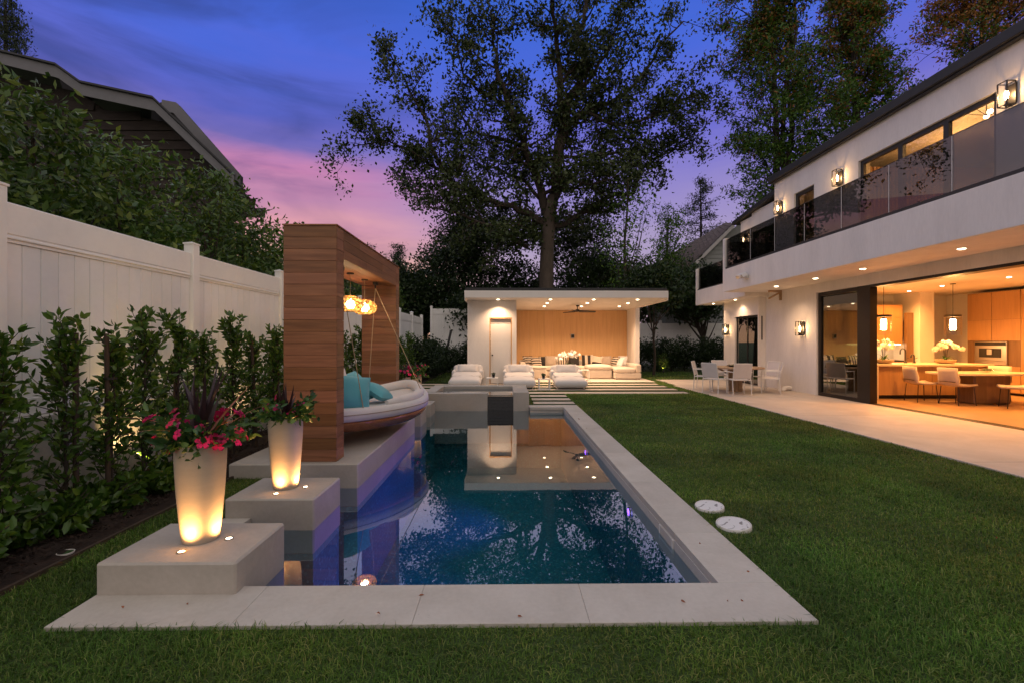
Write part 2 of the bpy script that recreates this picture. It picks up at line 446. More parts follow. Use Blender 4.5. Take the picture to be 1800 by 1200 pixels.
M['soil'] = stdmat('soil', (.03, .02, .014), .95, .4, 12, 60, .6, 60)
M['mulch'] = stdmat('bark_mulch', (.026, .014, .009), .95, .55, 14, 70, 1.0, 45)
M['bark'] = stdmat('oak_bark', (.085, .066, .052), .95, .35, 4, 22, .8, 14, stretch=(1, 1, .25))
M['bark_dark'] = stdmat('dark_bark', (.045, .033, .026), .95, .35, 6, 30, .6, 20, stretch=(1, 1, .25))
M['steel'] = stdmat('brushed_steel', (.5, .45, .4), .3, .05, 3, 60, metal=.9)
M['lens'] = glow('lit_lens', (1.0, .78, .5), 14.0)
M['bulb'] = bulbmat('lit_bulb', (1.0, .68, .34), 22.0)
M['lamp_glow'] = glow('lit_diffuser', (1.0, .72, .38), 7.0)
M['purple_lens'] = glow('purple_pool_lens', (.30, .08, 1.0), 7.0)
M['clear_glass'] = glass('clear_glass', (.95, .94, .92), 1.45)
M['door_glass'] = glass('tinted_door_glass', (.22, .24, .16), 1.6, .16)
M['rail_glass'] = glass('smoked_rail_glass', (.30, .30, .31), 1.5, .03)
M['window_glass'] = glass('window_glass', (.75, .72, .68), 1.5, .04)
# ================================================================== ground, lawn, pool
# special surface materials
def lawn_mat():
    m, t, out = nodes('turf_soil')
    g = N(t, 'ShaderNodeNewGeometry')
    a = N(t, 'ShaderNodeTexNoise', {'Vector': g.outputs['Position'], 'Scale': 1.1, 'Detail': 5.0})
    b = N(t, 'ShaderNodeTexNoise', {'Vector': g.outputs['Position'], 'Scale': 60.0, 'Detail': 4.0})
    f = N(t, 'ShaderNodeMapRange', {0: mth(t, 'ADD', mth(t, 'MULTIPLY', a.outputs[0], .5), mth(t, 'MULTIPLY', b.outputs[0], .5)), 1: .3, 2: .7}).outputs[0]
    c = mixc(t, f, (.022, .042, .008, 1), (.055, .095, .016, 1))
    p = N(t, 'ShaderNodeBsdfPrincipled', {'Base Color': c, 'Roughness': .95})
    bp = N(t, 'ShaderNodeBump', {'Strength': .8, 'Distance': .02, 'Height': b.outputs[0]})
    t.links.new(bp.outputs[0], p.inputs['Normal']); t.links.new(p.outputs[0], out.inputs[0]); return m
M['lawn'] = lawn_mat()

def pebble_mat():
    m, t, out = nodes('pebble_plaster')
    g = N(t, 'ShaderNodeNewGeometry')
    v = N(t, 'ShaderNodeTexVoronoi', {'Vector': g.outputs['Position'], 'Scale': 42.0})
    a = N(t, 'ShaderNodeTexNoise', {'Vector': g.outputs['Position'], 'Scale': 2.0, 'Detail': 4.0})
    c = ramp(t, N(t, 'ShaderNodeSeparateColor', {0: v.outputs[1]}).outputs[0], [(0, (.007, .22, .26)), (.55, (.012, .28, .32)), (.9, (.022, .36, .40)), (1, (.09, .55, .58))])
    c = mixc(t, mth(t, 'MULTIPLY', a.outputs[0], .5), c, (.004, .13, .18, 1))
    p = N(t, 'ShaderNodeBsdfPrincipled', {'Base Color': c, 'Roughness': .7}); t.links.new(p.outputs[0], out.inputs[0]); return m
M['pebble'] = pebble_mat()

def water_mat(name, tint, ior, base, bump):
    m, t, out = nodes(name)
    g = N(t, 'ShaderNodeNewGeometry')
    a = N(t, 'ShaderNodeTexNoise', {'Vector': g.outputs['Position'], 'Scale': 2.2, 'Detail': 3.0, 'Roughness': .5})
    bp = N(t, 'ShaderNodeBump', {'Strength': bump, 'Distance': .02, 'Height': a.outputs[0]})
    f = schlick(t, base)
    tr = N(t, 'ShaderNodeBsdfTransparent', {'Color': c4(tint)})
    gl = N(t, 'ShaderNodeBsdfGlossy', {'Roughness': .012, 'Color': (.94, .96, 1, 1), 'Normal': bp.outputs[0]})
    mx = N(t, 'ShaderNodeMixShader', {0: f, 1: tr.outputs[0], 2: gl.outputs[0]}); t.links.new(mx.outputs[0], out.inputs[0]); return m
M['water'] = water_mat('pool_water', (.50, .66, .72), 0, .16, .02)
M['spa_water'] = water_mat('spa_water', (.5, .62, .7), 0, .2, .12)

# pool extents (the near-right inner corner, far side, and the left wall between the plinths)
PX0, PX1, PY0, PY1 = -2.20, 1.325, 2.82, 10.86
OX0, OX1, OY0 = -2.43, 1.685, 2.425
BEDX, WALLX = -3.03, -4.15
PATX = 5.75
HX = 8.75
lz = -0.022
lawn = MB()
def rect(m, x0, x1, y0, y1, z): m.add([(x0, y0, z), (x1, y0, z), (x1, y1, z), (x0, y1, z)], [(0, 1, 2, 3)])
for r in ((-400, 400, -400, 2.5), (-400, -2.3, 2.5, 10.9), (1.6, 400, 2.5, 10.9), (-400, 400, 10.9, 600)):
    rect(lawn, *r, lz)
lawn_o = ob('lawn', lawn, M['lawn'], kind='structure')
tag(lawn_o, 'mown green lawn beside the pool and around the paving', 'lawn')

basin = MB()
basin.add([(PX0, PY0, 0), (PX1, PY0, 0), (PX1, PY1, 0), (PX0, PY1, 0), (PX0, PY0, -1.5), (PX1, PY0, -1.5), (PX1, PY1, -1.5), (PX0, PY1, -1.5)],
          [(4, 5, 6, 7), (0, 4, 5, 1), (1, 5, 6, 2), (2, 6, 7, 3), (3, 7, 4, 0)])
basin.v = [(x, y, z if z < -.5 else -.06) for x, y, z in basin.v]
pool = root('swimming_pool', (-.43, 6.7, 0), kind='structure'); tag(pool, 'rectangular dark blue pool with pale stone coping', 'pool')
ob('basin', basin, M['pebble'], pool)
wl = MB(); rect(wl, PX0, PX1, PY0, PY1, -.13)
ob('water', wl, M['water'], pool, kind='stuff')
# coping: separate slabs with narrow joints
def slab(x0, x1, y0, y1, z1=0.0, z0=-.058, mat=None, parent=None, name='coping_slab', b=.002, g=.0007):
    return ob(name, MB().box(x0 + g, x1 - g, y0 + g, y1 - g, z0, z1, b), mat or M['coping'], parent)
for a, b in zip((-2.43, -1.46, -.50, .45, 1.685)[:-1], (-2.43, -1.46, -.50, .45, 1.685)[1:]): slab(a, b, OY0, PY0, parent=pool)
ys = [PY0, 3.56, 4.86, 6.16, 7.46, 8.76, 10.06, 10.42]
for a, b in zip(ys[:-1], ys[1:]): slab(PX1, OX1, a, b, parent=pool)
slab(.56, OX1, 10.42, 10.81, parent=pool)
for a, b in ((3.334, 3.96), (4.597, 5.09), (8.262, 8.778), (9.388, 9.858)): slab(PX0 - .23, PX0, a, b, -.02, -.057, parent=pool)
# bond beam under the coping (the visible inside face above the water)
tile = MB()
tile.box(PX1 - .004, PX1 + .3, PY0, 10.42, -.28, -.0585)
ob('waterline_wall', tile, M['stucco_wall'], pool)
ob('waterline_wall', MB().box(.56, PX1 - .005, 10.45, 10.8, -.28, -.0585), M['stucco_wall'], pool)
ob('waterline_wall', MB().box(PX0, PX1 - .005, PY0 - .25, PY0 - .006, -.28, -.0585), M['stucco_wall'], pool)
ob('waterline_wall', MB().box(PX0 - .2, PX0 - .006, PY0, 10.7, -.28, -.0585), M['stucco_wall'], pool)
sk = ob('skimmer', MB().box(PX1 - .012, PX1 + .1, 3.58, 3.86, -.16, -.062), M['stucco_wall'], pool)
ob('skimmer_frame', MB().box(PX1 - .014, PX1 + .05, 3.56, 3.585, -.17, -.061).box(PX1 - .014, PX1 + .05, 3.858, 3.88, -.17, -.061).box(PX1 - .014, PX1 + .05, 3.586, 3.857, -.17, -.155), M['white_paint'], sk)
# purple pool lights in the wall under the water
for i, (y, w) in enumerate(((4.8, 'near'), (7.4, 'far'))):
    pl = root('pool_light', (PX1 - .02, y, -.30), f'round purple underwater light in the pool wall, {w} one', 'pool light', 'purple pool lights')
    o = ob('lens', MB().lathe([(.0, 0), (.04, 0), (.035, .01), (.0, .012)], n=20, cap0=False, cap1=False), M['purple_lens'], pl, local=True, smooth=True); o.rotation_euler = (0, R(-90), 0)
    o = ob('bezel', MB().lathe([(.042, -.01), (.06, -.01), (.06, .008), (.042, .008)], n=20, cap0=False, cap1=False), M['steel'], pl, local=True, smooth=True); o.rotation_euler = (0, R(-90), 0)
    lamp('SPOT', 'pool_light_beam', pl, (-.06, 0, 0.02), 170, (.40, .10, 1.0), (0, R(80), 0), .05, R(76), .8)

# plinths rising from the pool's left side
def plinth(name, y0, y1, x0, x1, label, z1=.14):
    t = root(name, ((x0 + x1) / 2, (y0 + y1) / 2, -1.5), label, 'plinth', 'concrete plinths along the pool')
    ob('block', MB().box(x0, x1, y0, y1, -.34, z1, .012), M['plinth'], t)
    ob('footing', MB().box(max(x0 + .01, PX0 - .2), x1 - .012, y0 + .012, y1 - .012, -1.49, -.341), M['pebble'], t)
    return t
ZP = .14
plinth('plinth', 2.727, 3.332, -2.43, -1.606, 'concrete plinth at the near pool corner under the tall planter', .188)
plinth('plinth', 3.963, 4.595, -2.43, -1.66, 'concrete plinth between the near corner plinth and the swing deck')
plinth('deck_plinth', 5.094, 8.26, -3.08, -1.645, 'long concrete deck carrying the cedar swing frame')
plinth('plinth', 8.78, 9.386, -2.43, -1.63, 'first concrete plinth beyond the swing deck')
plinth('plinth', 9.86, 10.53, -2.43, -1.63, 'concrete plinth beside the raised spa, farthest of the row')

# raised spa
SX0, SX1, SY0, SY1, SZ = -1.96, .55, 10.735, 12.63, .30
spa = root('spa', ((SX0 + SX1) / 2, (SY0 + SY1) / 2, 0), 'raised square concrete spa with dark spillway at the pool end', 'spa')
ob('front_wall', MB().box(SX0, -.43, SY0, SY0 + .25, -.9, SZ - .015, .008), M['plinth'], spa)
ob('corner_wall', MB().box(.18, SX1, SY0, SY0 + .36, -.9, SZ + .01, .008), M['plinth'], spa)
ob('side_wall', MB().box(SX0, SX0 + .28, SY0 + .252, SY1 - .282, -.3, SZ, .008), M['plinth'], spa)
ob('side_wall', MB().box(SX1 - .37, SX1, SY0 + .362, SY1 - .282, -.3, SZ, .008), M['plinth'], spa)
ob('back_wall', MB().box(SX0, SX1, SY1 - .28, SY1, -.3, SZ, .008), M['plinth'], spa)
M['dark_tile'] = stdmat('dark_spillway_tile', (.02, .022, .026), .12, .3, 30, 60, .15, 40)
tm = MB().box(0, .119, -.02, .0, 0, .074, .002); tme = mesh_of('spill_tile', tm, M['dark_tile'])
sp_b = ob('spillway', MB().box(-.428, .178, SY0 + .03, SY0 + .26, -.9, .195), M['dark_tile'], spa)
for i in range(5):
    for j in range(5):
        o = ob('tile', tme, None, sp_b, loc=(-.4275 + i * .1212, SY0 + .03, .118 - j * .0765))
ob('spill_lip', MB().box(-.425, .175, SY0 + .005, SY0 + .30, .197, .212), M['dark_tile'], spa)
sw = MB(); rect(sw, SX0 + .2, SX1 - .2, SY0 + .2, SY1 - .2, .225); ob('water', sw, M['spa_water'], spa)
sf = MB(); rect(sf, SX0 + .2, SX1 - .2, SY0 + .2, SY1 - .2, -.25); ob('floor', sf, M['pebble'], spa)

# drain lids in the lawn beside the coping
def lid(x, y, r, tilt, label):
    t = root('drain_cover', (x, y, lz + .02), label, 'drain lid', 'white drain covers')
    t.rotation_euler = (R(tilt), R(-4), 0)
    ob('rim', MB().lathe([(r * .97, -.04), (r, -.03), (r, .006), (r * .97, .012), (r * .93, .012), (r * .93, .0)], n=36, cap0=False, cap1=False), M['white_paint'], t, local=True, smooth=True)
    ob('lid', MB().lathe([(r * .925, .0), (r * .925, .006), (r * .9, .009), (.01, .011)], n=36, cap0=False), M['lid'], t, local=True, smooth=True)
    return t
def lid_mat():
    m, t, out = nodes('scuffed_white_plastic')
    tc = N(t, 'ShaderNodeTexCoord')
    a = N(t, 'ShaderNodeTexNoise', {'Vector': tc.outputs['Object'], 'Scale': 9.0, 'Detail': 6.0, 'Distortion': 2.0})
    k = N(t, 'ShaderNodeMapRange', {0: a.outputs[0], 1: .56, 2: .62}).outputs[0]
    c = mixc(t, mth(t, 'MULTIPLY', k, .75), (.74, .72, .73, 1), (.10, .085, .08, 1))
    p = N(t, 'ShaderNodeBsdfPrincipled', {'Base Color': c, 'Roughness': .5}); t.links.new(p.outputs[0], out.inputs[0]); return m
M['lid'] = lid_mat()
lid(1.86, 4.13, .125, 3, 'clean round white drain lid in the lawn, farther of the two')
lid(1.875, 3.72, .135, 2, 'muddy round white drain lid in the lawn beside the coping joint')

# planting bed along the left wall, timber edging
bed = MB(); nx, ny = 12, 90
for j in range(ny + 1):
    for i in range(nx + 1):
        x = WALLX + (BEDX - WALLX) * i / nx; y = -1.0 + 26 * j / ny
        bed.v.append((x, y, -.015 + .05 * math.sin(PI * i / nx) * (1 + .5 * math.sin(3.1 * y + i)) + random.Random(i * 999 + j).uniform(-.012, .012)))
for j in range(ny):
    for i in range(nx): a = j * (nx + 1) + i; bed.f.append((a, a + 1, a + nx + 2, a + nx + 1))
ob('planting_bed', bed, M['mulch'], kind='structure', label='dark bark mulch bed below the white fence', smooth=True)
rng = np.random.default_rng(5)
def chips(name, n, xr, yr, z, size, mat, parent=None):
    P = np.column_stack([rng.uniform(*xr, n), rng.uniform(*yr, n), np.full(n, z)])
    L = rng.uniform(.5, 1.3, n) * size; A = rng.uniform(0, 6.28, n); T = rng.normal(0, .35, n)
    d = np.column_stack([np.cos(A) * np.cos(T), np.sin(A) * np.cos(T), np.sin(T)]); w = np.column_stack([-np.sin(A), np.cos(A), rng.normal(0, .5, n)])
    w *= (L * .28)[:, None]; d *= L[:, None]
    V = np.stack([P - d / 2 - w / 2, P + d / 2 - w / 2, P + d / 2 + w / 2, P - d / 2 + w / 2], 1).reshape(-1, 3)
    me = bpy.data.meshes.new(name); F = np.arange(4 * n).reshape(n, 4)
    me.from_pydata(V.tolist(), [], F.tolist()); me.materials.append(mat)
    return ob(name, me, None, parent)
ch = chips('bark_chips', 9000, (WALLX + .05, BEDX - .05), (1.6, 9.5), .045, .035, M['mulch']); tag(ch, 'loose bark chips scattered over the bed', 'mulch', kind='stuff')
ob('bed_edging', MB().box(BEDX - .012, BEDX + .012, -1, 25, -.1, .012), M['stake'], kind='structure', label='thin timber edging between mulch and lawn')

# patio and paving strips
pat = root('patio', (7.2, 8, 0), kind='structure'); tag(pat, 'pale concrete patio along the house', 'patio')
yy = [-6, -2, 2, 5.6, 9.2, 12.2, 15.6]
for a, b in zip(yy[:-1], yy[1:]): slab(PATX, HX + .02, a, b, .0, -.12, M['patio'], pat, 'patio_slab', .005, .003)
slab(5.95, 10.5, 15.6, 18.0, .0, -.12, M['patio'], pat, 'patio_slab', .005, .003)
strips = root('paving_strips', (2.0, 14.5, 0), kind='structure'); tag(strips, 'concrete paving strips set in turf before the pavilion', 'paving')
for y0, y1 in ((13.22, 13.64), (14.12, 14.54), (15.03, 15.43), (15.9, 16.29)):
    slab(-3.0, 1.2, y0, y1, .0, -.1, M['patio'], strips, 'paving_strip', .006); slab(1.2, 5.38, y0, y1, .0, -.1, M['patio'], strips, 'paving_strip', .006)
for y0, y1 in ((12.45, 12.85), (11.72, 12.12), (11.02, 11.42)): slab(.68, 1.69, y0, y1, .0, -.1, M['patio'], strips, 'paving_strip', .006)

M['turf'] = stdmat('synthetic_turf', (.022, .042, .010), .98, .35, 30, 160, .8, 200, spec=0.0)
for y0, y1 in ((13.64, 14.12), (14.54, 15.03), (15.43, 15.9), (16.29, 16.9)): ob('turf_strip', MB().box(-3.0, 5.38, y0 + .001, y1 - .001, -.1, -.004), M['turf'], strips)
for y0, y1 in ((12.85, 13.22), (12.12, 12.45), (11.42, 11.72), (10.812, 11.02)): ob('turf_strip', MB().box(.68, 1.69, y0 + .001, y1 - .001, -.1, -.004), M['turf'], strips)
# ================================================================== left retaining wall + white fence
rw = ob('retaining_wall', MB().box(WALLX - .35, WALLX, -2, 25.3, -.3, .84, .01), M['stucco_wall'], None, 'low grey stucco wall under the white fence', 'wall')
FX = -4.25
def fence_run(label, p0, direc, n, step, zb, zt, post_h=.12, board=.152, first_post=True):
    """vinyl privacy fence: posts, two rails, tongue-and-groove boards"""
    t = root('vinyl_fence', (p0[0], p0[1], zb), label, 'fence', 'white vinyl fence runs')
    dx, dy = direc; rz = math.atan2(dy, dx); t.rotation_euler = (0, 0, rz)
    H = zt - zb
    post = mesh_of('post', MB().box(-.065, .065, -.065, .065, -.05, H + post_h, .006), M['vinyl'])
    cap = mesh_of('post_cap', MB().add([(-.072, -.072, 0), (.072, -.072, 0), (.072, .072, 0), (-.072, .072, 0), (-.072, -.072, .02), (.072, -.072, .02), (.072, .072, .02), (-.072, .072, .02), (0, 0, .045)],
              [(3, 2, 1, 0), (0, 1, 5, 4), (1, 2, 6, 5), (2, 3, 7, 6), (3, 0, 4, 7), (4, 5, 8), (5, 6, 8), (6, 7, 8), (7, 4, 8)]), M['vinyl'])
    trail = mesh_of('top_rail', MB().box(.066, step - .066, -.035, .035, H - .27, H, .006).box(.066, step - .066, -.026, .026, H - .285, H - .2705).box(.066, step - .066, -.04, .04, H - .31, H - .2855, .005).box(.066, step - .066, -.026, .026, H - .338, H - .3105), M['vinyl'])
    brail = mesh_of('bottom_rail', MB().box(.066, step - .066, -.035, .035, .0, .16, .006), M['vinyl'])
    nb = int((step - .13) / board); bw = (step - .13) / nb
    bm = mesh_of('board', MB().box(.002, bw - .002, -.014, .014, .162, H - .34, .004), M['vinyl'])
    for i in range(n + 1):
        if i or first_post:
            o = ob('post', post, None, t, local=True, loc=(i * step, 0, 0)); c = ob('post_cap', cap, None, o, local=True, loc=(0, 0, H + post_h))
        if i == n: break
        ob('top_rail', trail, None, t, local=True, loc=(i * step, 0, 0)); ob('bottom_rail', brail, None, t, local=True, loc=(i * step, 0, 0))
        for k in range(nb): ob('board', bm, None, t, local=True, loc=(i * step + .065 + k * bw, 0, 0))
    return t
fence_run('long white vinyl fence on the stucco wall beside the planting bed', (FX, 1.42), (0, 1), 9, 2.40, .845, 2.68)
fence_run('tall white vinyl fence section behind the leaning black pole', (-4.1, 25.2), (1, 0), 2, 2.4, .5, 3.3)
fence_run('white vinyl fence behind the hedge, between pavilion and house', (6.2, 25.2), (1, 0), 3, 2.4, .3, 2.5)

# ================================================================== cedar swing frame
PGX0, PGX1, PG0, PG1, PGT, PGB = -2.515, -1.918, 5.185, 8.22, 2.81, 2.47
pg = root('swing_pergola', ((PGX0 + PGX1) / 2, (PG0 + PG1) / 2, ZP), 'cedar plank portal frame holding the hanging daybed', 'pergola')
pk = .021
def plank_col(y0, y1):
    core = ob('core', MB().box(PGX0 + .02, PGX1 - .02, y0 + .02, y1 - .02, ZP, PGT - .02), M['black_metal'], pg)
    nrow = 20; h = (PGT - ZP) / nrow
    fm = mesh_of('plank', MB().box(0, PGX1 - PGX0, 0, pk, .0012, h - .0012, .002), M['cedar_x'])
    sm = mesh_of('plank', MB().box(0, pk, 0, y1 - y0 - 2 * pk - .002, .0012, h - .0012, .002), M['cedar_y'])
    for r in range(nrow):
        z = ZP + .002 + r * h
        ob('plank', fm, None, core, loc=(PGX0, y0, z)); ob('plank', fm, None, core, loc=(PGX0, y1 - pk, z))
        ob('plank', sm, None, core, loc=(PGX0, y0 + pk + .001, z)); ob('plank', sm, None, core, loc=(PGX1 - pk, y0 + pk + .001, z))
plank_col(PG0, PG0 + .235); plank_col(PG1 - .235, PG1)
bc = ob('beam_core', MB().box(PGX0 + .022, PGX1 - .022, PG0 + .24, PG1 - .24, PGB + .02, PGT - .02), M['black_metal'], pg)
h = (PGT - PGB) / 3
for r in range(3):
    z = PGB + r * h; cut = (6.3, 7.1, 6.0)[r]
    for a, b in ((PG0 + .237, cut), (cut, PG1 - .237)):
        for x in (PGX0, PGX1 - pk):
            ob('plank', MB().box(0, pk, .001, b - a - .001, .0012, h - .0012, .002), M['cedar_y'], bc, loc=(x, a, z + .001))
for r in range(4):
    w = (PGX1 - PGX0 - 2 * pk) / 4
    for z in (PGB, PGT - pk):
        ob('plank', MB().box(.001, w - .001, 0, PG1 - PG0 - .476, 0, pk, .002), M['cedar_y'], bc, loc=(PGX0 + pk + r * w, PG0 + .238, z))
ob('roof_cap', MB().box(PGX0 - .012, PGX1 + .012, PG0 - .012, PG1 + .012, PGT + .001, PGT + .016), M['hull'], pg)

# woven pendants
def pendant(x, y, label):
    zc = 2.03; t = root('woven_pendant', (x, y, zc), label, 'pendant lamp', 'woven pendants under the cedar frame')
    rg = random.Random(int(y * 100)); w = MB(); a0, b0 = .185, .125
    for k in range(70):
        n = Vector((rg.gauss(0, 1), rg.gauss(0, 1), rg.gauss(0, .8))).normalized(); u = n.orthogonal().normalized(); v = n.cross(u)
        off = rg.uniform(-.55, .55); rr = math.sqrt(1 - off * off); pts = []
        for j in range(15):
            a = 2 * PI * j / 14; q = (u * math.cos(a) + v * math.sin(a)) * rr + n * off
            q = q.normalized(); k2 = 1 + rg.uniform(-.012, .012)
            z = max(-.86, min(.9, q.z)); pts.append((q.x * a0 * k2, q.y * a0 * k2, z * b0 * k2))
        w.tube(pts, .0026, 4, False)
    w.lathe([(a0 * .5, -b0 * .875), (a0 * .53, -b0 * .855), (a0 * .5, -b0 * .84)], n=24, cap0=False, cap1=False)
    ob('woven_shade', w, M['wicker'], t, local=True, smooth=True, kind='stuff')
    ob('bulb', MB().lathe([(.0, -.07), (.045, -.06), (.07, -.015), (.055, .03), (.02, .055), (.012, .07)], n=16, cap0=False), M['bulb'], t, local=True, smooth=True)
    ob('cord', MB().tube([(0, 0, .07), (0, 0, PGB - zc)], .004, 6), M['rope'], t, local=True)
    ob('ceiling_rose', MB().lathe([(.05, PGB - zc - .02), (.05, PGB - zc - .001)], n=18), M['black_metal'], t, local=True)
    lamp('POINT', 'pendant_light', t, (0, 0, 0), 7, WARM2, size=.05)
M['wicker'] = stdmat('golden_wicker', (.55, .34, .10), .6, .25, 30, 120)
pendant(-2.21, 6.50, 'round woven wicker pendant half hidden by the near cedar post')
pendant(-2.21, 7.16, 'round woven wicker pendant nearer the far cedar post')

# hanging daybed: shallow wooden hull, white mattress with a padded rim
BC = Vector((-2.05, 6.72, 0)); BA, BB = .70, 1.2
def BT(a, fr):
    x, y = BA * fr * math.copysign(abs(math.cos(a)) ** 1.12, math.cos(a)), BB * fr * math.sin(a); c_, s_ = math.cos(R(-24)), math.sin(R(-24))
    return (BC.x + x * c_ - y * s_, BC.y + x * s_ + y * c_)
db = root('hanging_daybed', (BC.x, BC.y, .30), 'white upholstered hanging daybed with curved wooden hull below the pendants', 'daybed')
def rim_z(a): return .61 + .02 * math.sin(a) ** 2 + .10 * max(0, math.sin(a)) ** 4
def ring(m, fr, z_of, n=56):
    b = len(m.v)
    for j in range(n):
        a = 2 * PI * j / n; m.v.append((*BT(a, fr), z_of(a)))
    return b
def loft(rings, n=56, cap_last=True):
    m = MB(); bs = [ring(m, fr, zf, n) for fr, zf in rings]
    for b0, b1 in zip(bs[:-1], bs[1:]):
        for j in range(n): j2 = (j + 1) % n; m.f.append((b0 + j, b0 + j2, b1 + j2, b1 + j))
    if cap_last: m.f.append(tuple(bs[-1] + j for j in range(n)))
    return m
hull = loft([(.985, lambda a: .48), (1.0, lambda a: .465), (.985, lambda a: .435), (.93, lambda a: .385), (.82, lambda a: .335), (.62, lambda a: .30), (.3, lambda a: .285), (.05, lambda a: .28)])
ob('hull', hull, M['hull'], db, smooth=True, angle=60)
ob('seam_piping', loft([(1.03, lambda a: .575), (1.052, lambda a: .572), (1.052, lambda a: .582), (1.03, lambda a: .58)], cap_last=False), M['fabric_beige'], db, smooth=True)
ob('mattress', loft([(.97, lambda a: .482), (1.02, lambda a: .50), (1.045, lambda a: .56), (1.035, lambda a: rim_z(a)), (1.0, lambda a: rim_z(a) + .035), (.95, lambda a: rim_z(a) + .04), (.86, lambda a: rim_z(a) - .0), (.5, lambda a: .62), (.1, lambda a: .62)]), M['fabric_white'], db, smooth=True, angle=80)
# padded bolster running round the far half of the rim
bol = MB(); pts = []; rad = []
for j in range(41):
    a = R(-15) + R(235) * j / 40
    pts.append((*BT(a, .87), rim_z(a) + .06)); rad.append(.075 * min(1, .45 + min(j, 40 - j) * .18))
bol.tube(pts, rad, 12)
ob('bolster', bol, M['fabric_white'], db, smooth=True, angle=80)
for dy, nm in ((-.78, 'near'), (.78, 'far')):
    hook = Vector((-2.14, BC.y + dy * 1.0, PGB - .10))
    hk = ob('hanger', MB().box(hook.x - .035, hook.x + .035, hook.y - .035, hook.y + .035, PGB - .05, PGB - .001, .004).tube([(hook.x, hook.y, PGB - .05), (hook.x, hook.y, PGB - .11)], .012, 8), M['black_metal'], db)
    for a in ((R(-35), R(215)) if dy < 0 else (R(35), R(145))):
        e = Vector((*BT(a, 1.0), rim_z(a) - .02))
        ob('rope', MB().tube([hook, e], .006, 8), M['rope'], db)
def cushion(name, c, size, rot, mat, label, cat='cushion', group=None, seed=1, e=3.0):
    t = root(name, c, label, cat, group); t.rotation_euler = rot
    cov = ob('cover', MB().pillow((0, 0, 0), size, (0, 0, 0), 12, e, seed), mat, t, local=True, smooth=True, angle=180)
    w, d, _ = size; n = 24; pts = []
    for (x0, y0, x1, y1) in ((-1, -1, 1, -1), (1, -1, 1, 1), (1, 1, -1, 1), (-1, 1, -1, -1)):
        for k in range(6):
            f = k / 6; u = x0 + (x1 - x0) * f; v = y0 + (y1 - y0) * f
            pts.append((u * w / 2 * (1 - .05 * (1 - v * v) * abs(u) ** 4) * .995, v * d / 2 * (1 - .05 * (1 - u * u) * abs(v) ** 4) * .995, 0))
    pts.append(pts[0])
    ob('piping', MB().tube(pts, .006, 5, False), mat, cov, local=True, smooth=True)
    return t
cushion('cushion', (-2.06, 5.98, .82), (.56, .52, .34), (R(62), R(8), R(28)), M['fabric_aqua'], 'large aqua cushion lying in front on the hanging daybed', group='cushions on the daybed', seed=3, e=2.2)
cushion('cushion', (-2.18, 6.42, .83), (.54, .50, .32), (R(50), R(-12), R(60)), M['fabric_aqua'], 'aqua cushion leaning behind the white pillow on the daybed', group='cushions on the daybed', seed=4, e=2.2)
cushion('cushion', (-1.86, 6.62, .78), (.44, .40, .18), (R(30), R(10), R(80)), M['fabric_aqua'], 'small aqua cushion lying flat toward the daybed far end', group='cushions on the daybed', seed=5)
cushion('cushion', (-2.36, 6.18, .86), (.52, .48, .2), (R(70), R(-10), R(40)), M['fabric_white'], 'white pillow standing behind the aqua cushions', group='cushions on the daybed', seed=6)

# ================================================================== planters with uplights
def planter(x, y, z, label):
    t = root('tapered_planter', (x, y, z), label, 'planter', 'tall tapered planters')
    prof = [(.112, 0), (.118, .012), (.132, .15), (.148, .33), (.157, .48), (.160, .56), (.158, .62), (.154, .655), (.146, .66), (.142, .64), (.140, .60)]
    prof = [(r_ * .93, z_) for r_, z_ in prof]
    ob('body', MB().lathe(prof, n=40, cap1=False), M['pot'], t, local=True, smooth=True)
    ob('soil', MB().lathe([(.1295, .615), (.0, .63)], n=24, cap0=False, cap1=False), M['soil'], t, local=True)
    return t
def uplight(x, y, z, tx, ty, label, e=19):
    t = root('deck_uplight', (x, y, z), label, 'uplight', 'round uplights in the plinths')
    ob('trim_ring', MB().lathe([(.019, .0005), (.030, .0005), (.030, .004), (.019, .005)], n=20, cap0=False, cap1=False), M['steel'], t, local=True)
    ob('lens', MB().lathe([(.019, .003), (.0, .004)], n=16, cap0=False, cap1=False), M['lens'], t, local=True)
    d = Vector(((tx - x) * .5, (ty - y) * .5, .62)); q = d.to_track_quat('-Z', 'Y').to_euler()
    lamp('SPOT', 'uplight_beam', t, (0, 0, .012), e, (1.0, .47, .14), q, .015, R(150), 1.0)
spots = [(-2.03, 3.06, .188, 'pale tapered planter on the near corner plinth, nearest to the camera'),
         (-2.06, 4.29, ZP, 'pale tapered planter standing before the near cedar post'),
         (-2.03, 9.08, ZP, 'pale tapered planter just beyond the far cedar post'),
         (-2.03, 10.2, ZP, 'pale tapered planter beside the raised spa')]
where = ['near corner plinth', 'plinth before the near cedar post', 'first plinth beyond the swing deck', 'plinth beside the spa']
for (x, y, z, lb), wv in zip(spots, where):
    planter(x, y, z, lb)
    uplight(x + .005, y - .19, z + .0, x, y, f'small uplight in front of the planter, {wv}')
    uplight(x + .185, y + .0, z + .0, x, y, f'small uplight pool side of the planter, {wv}')

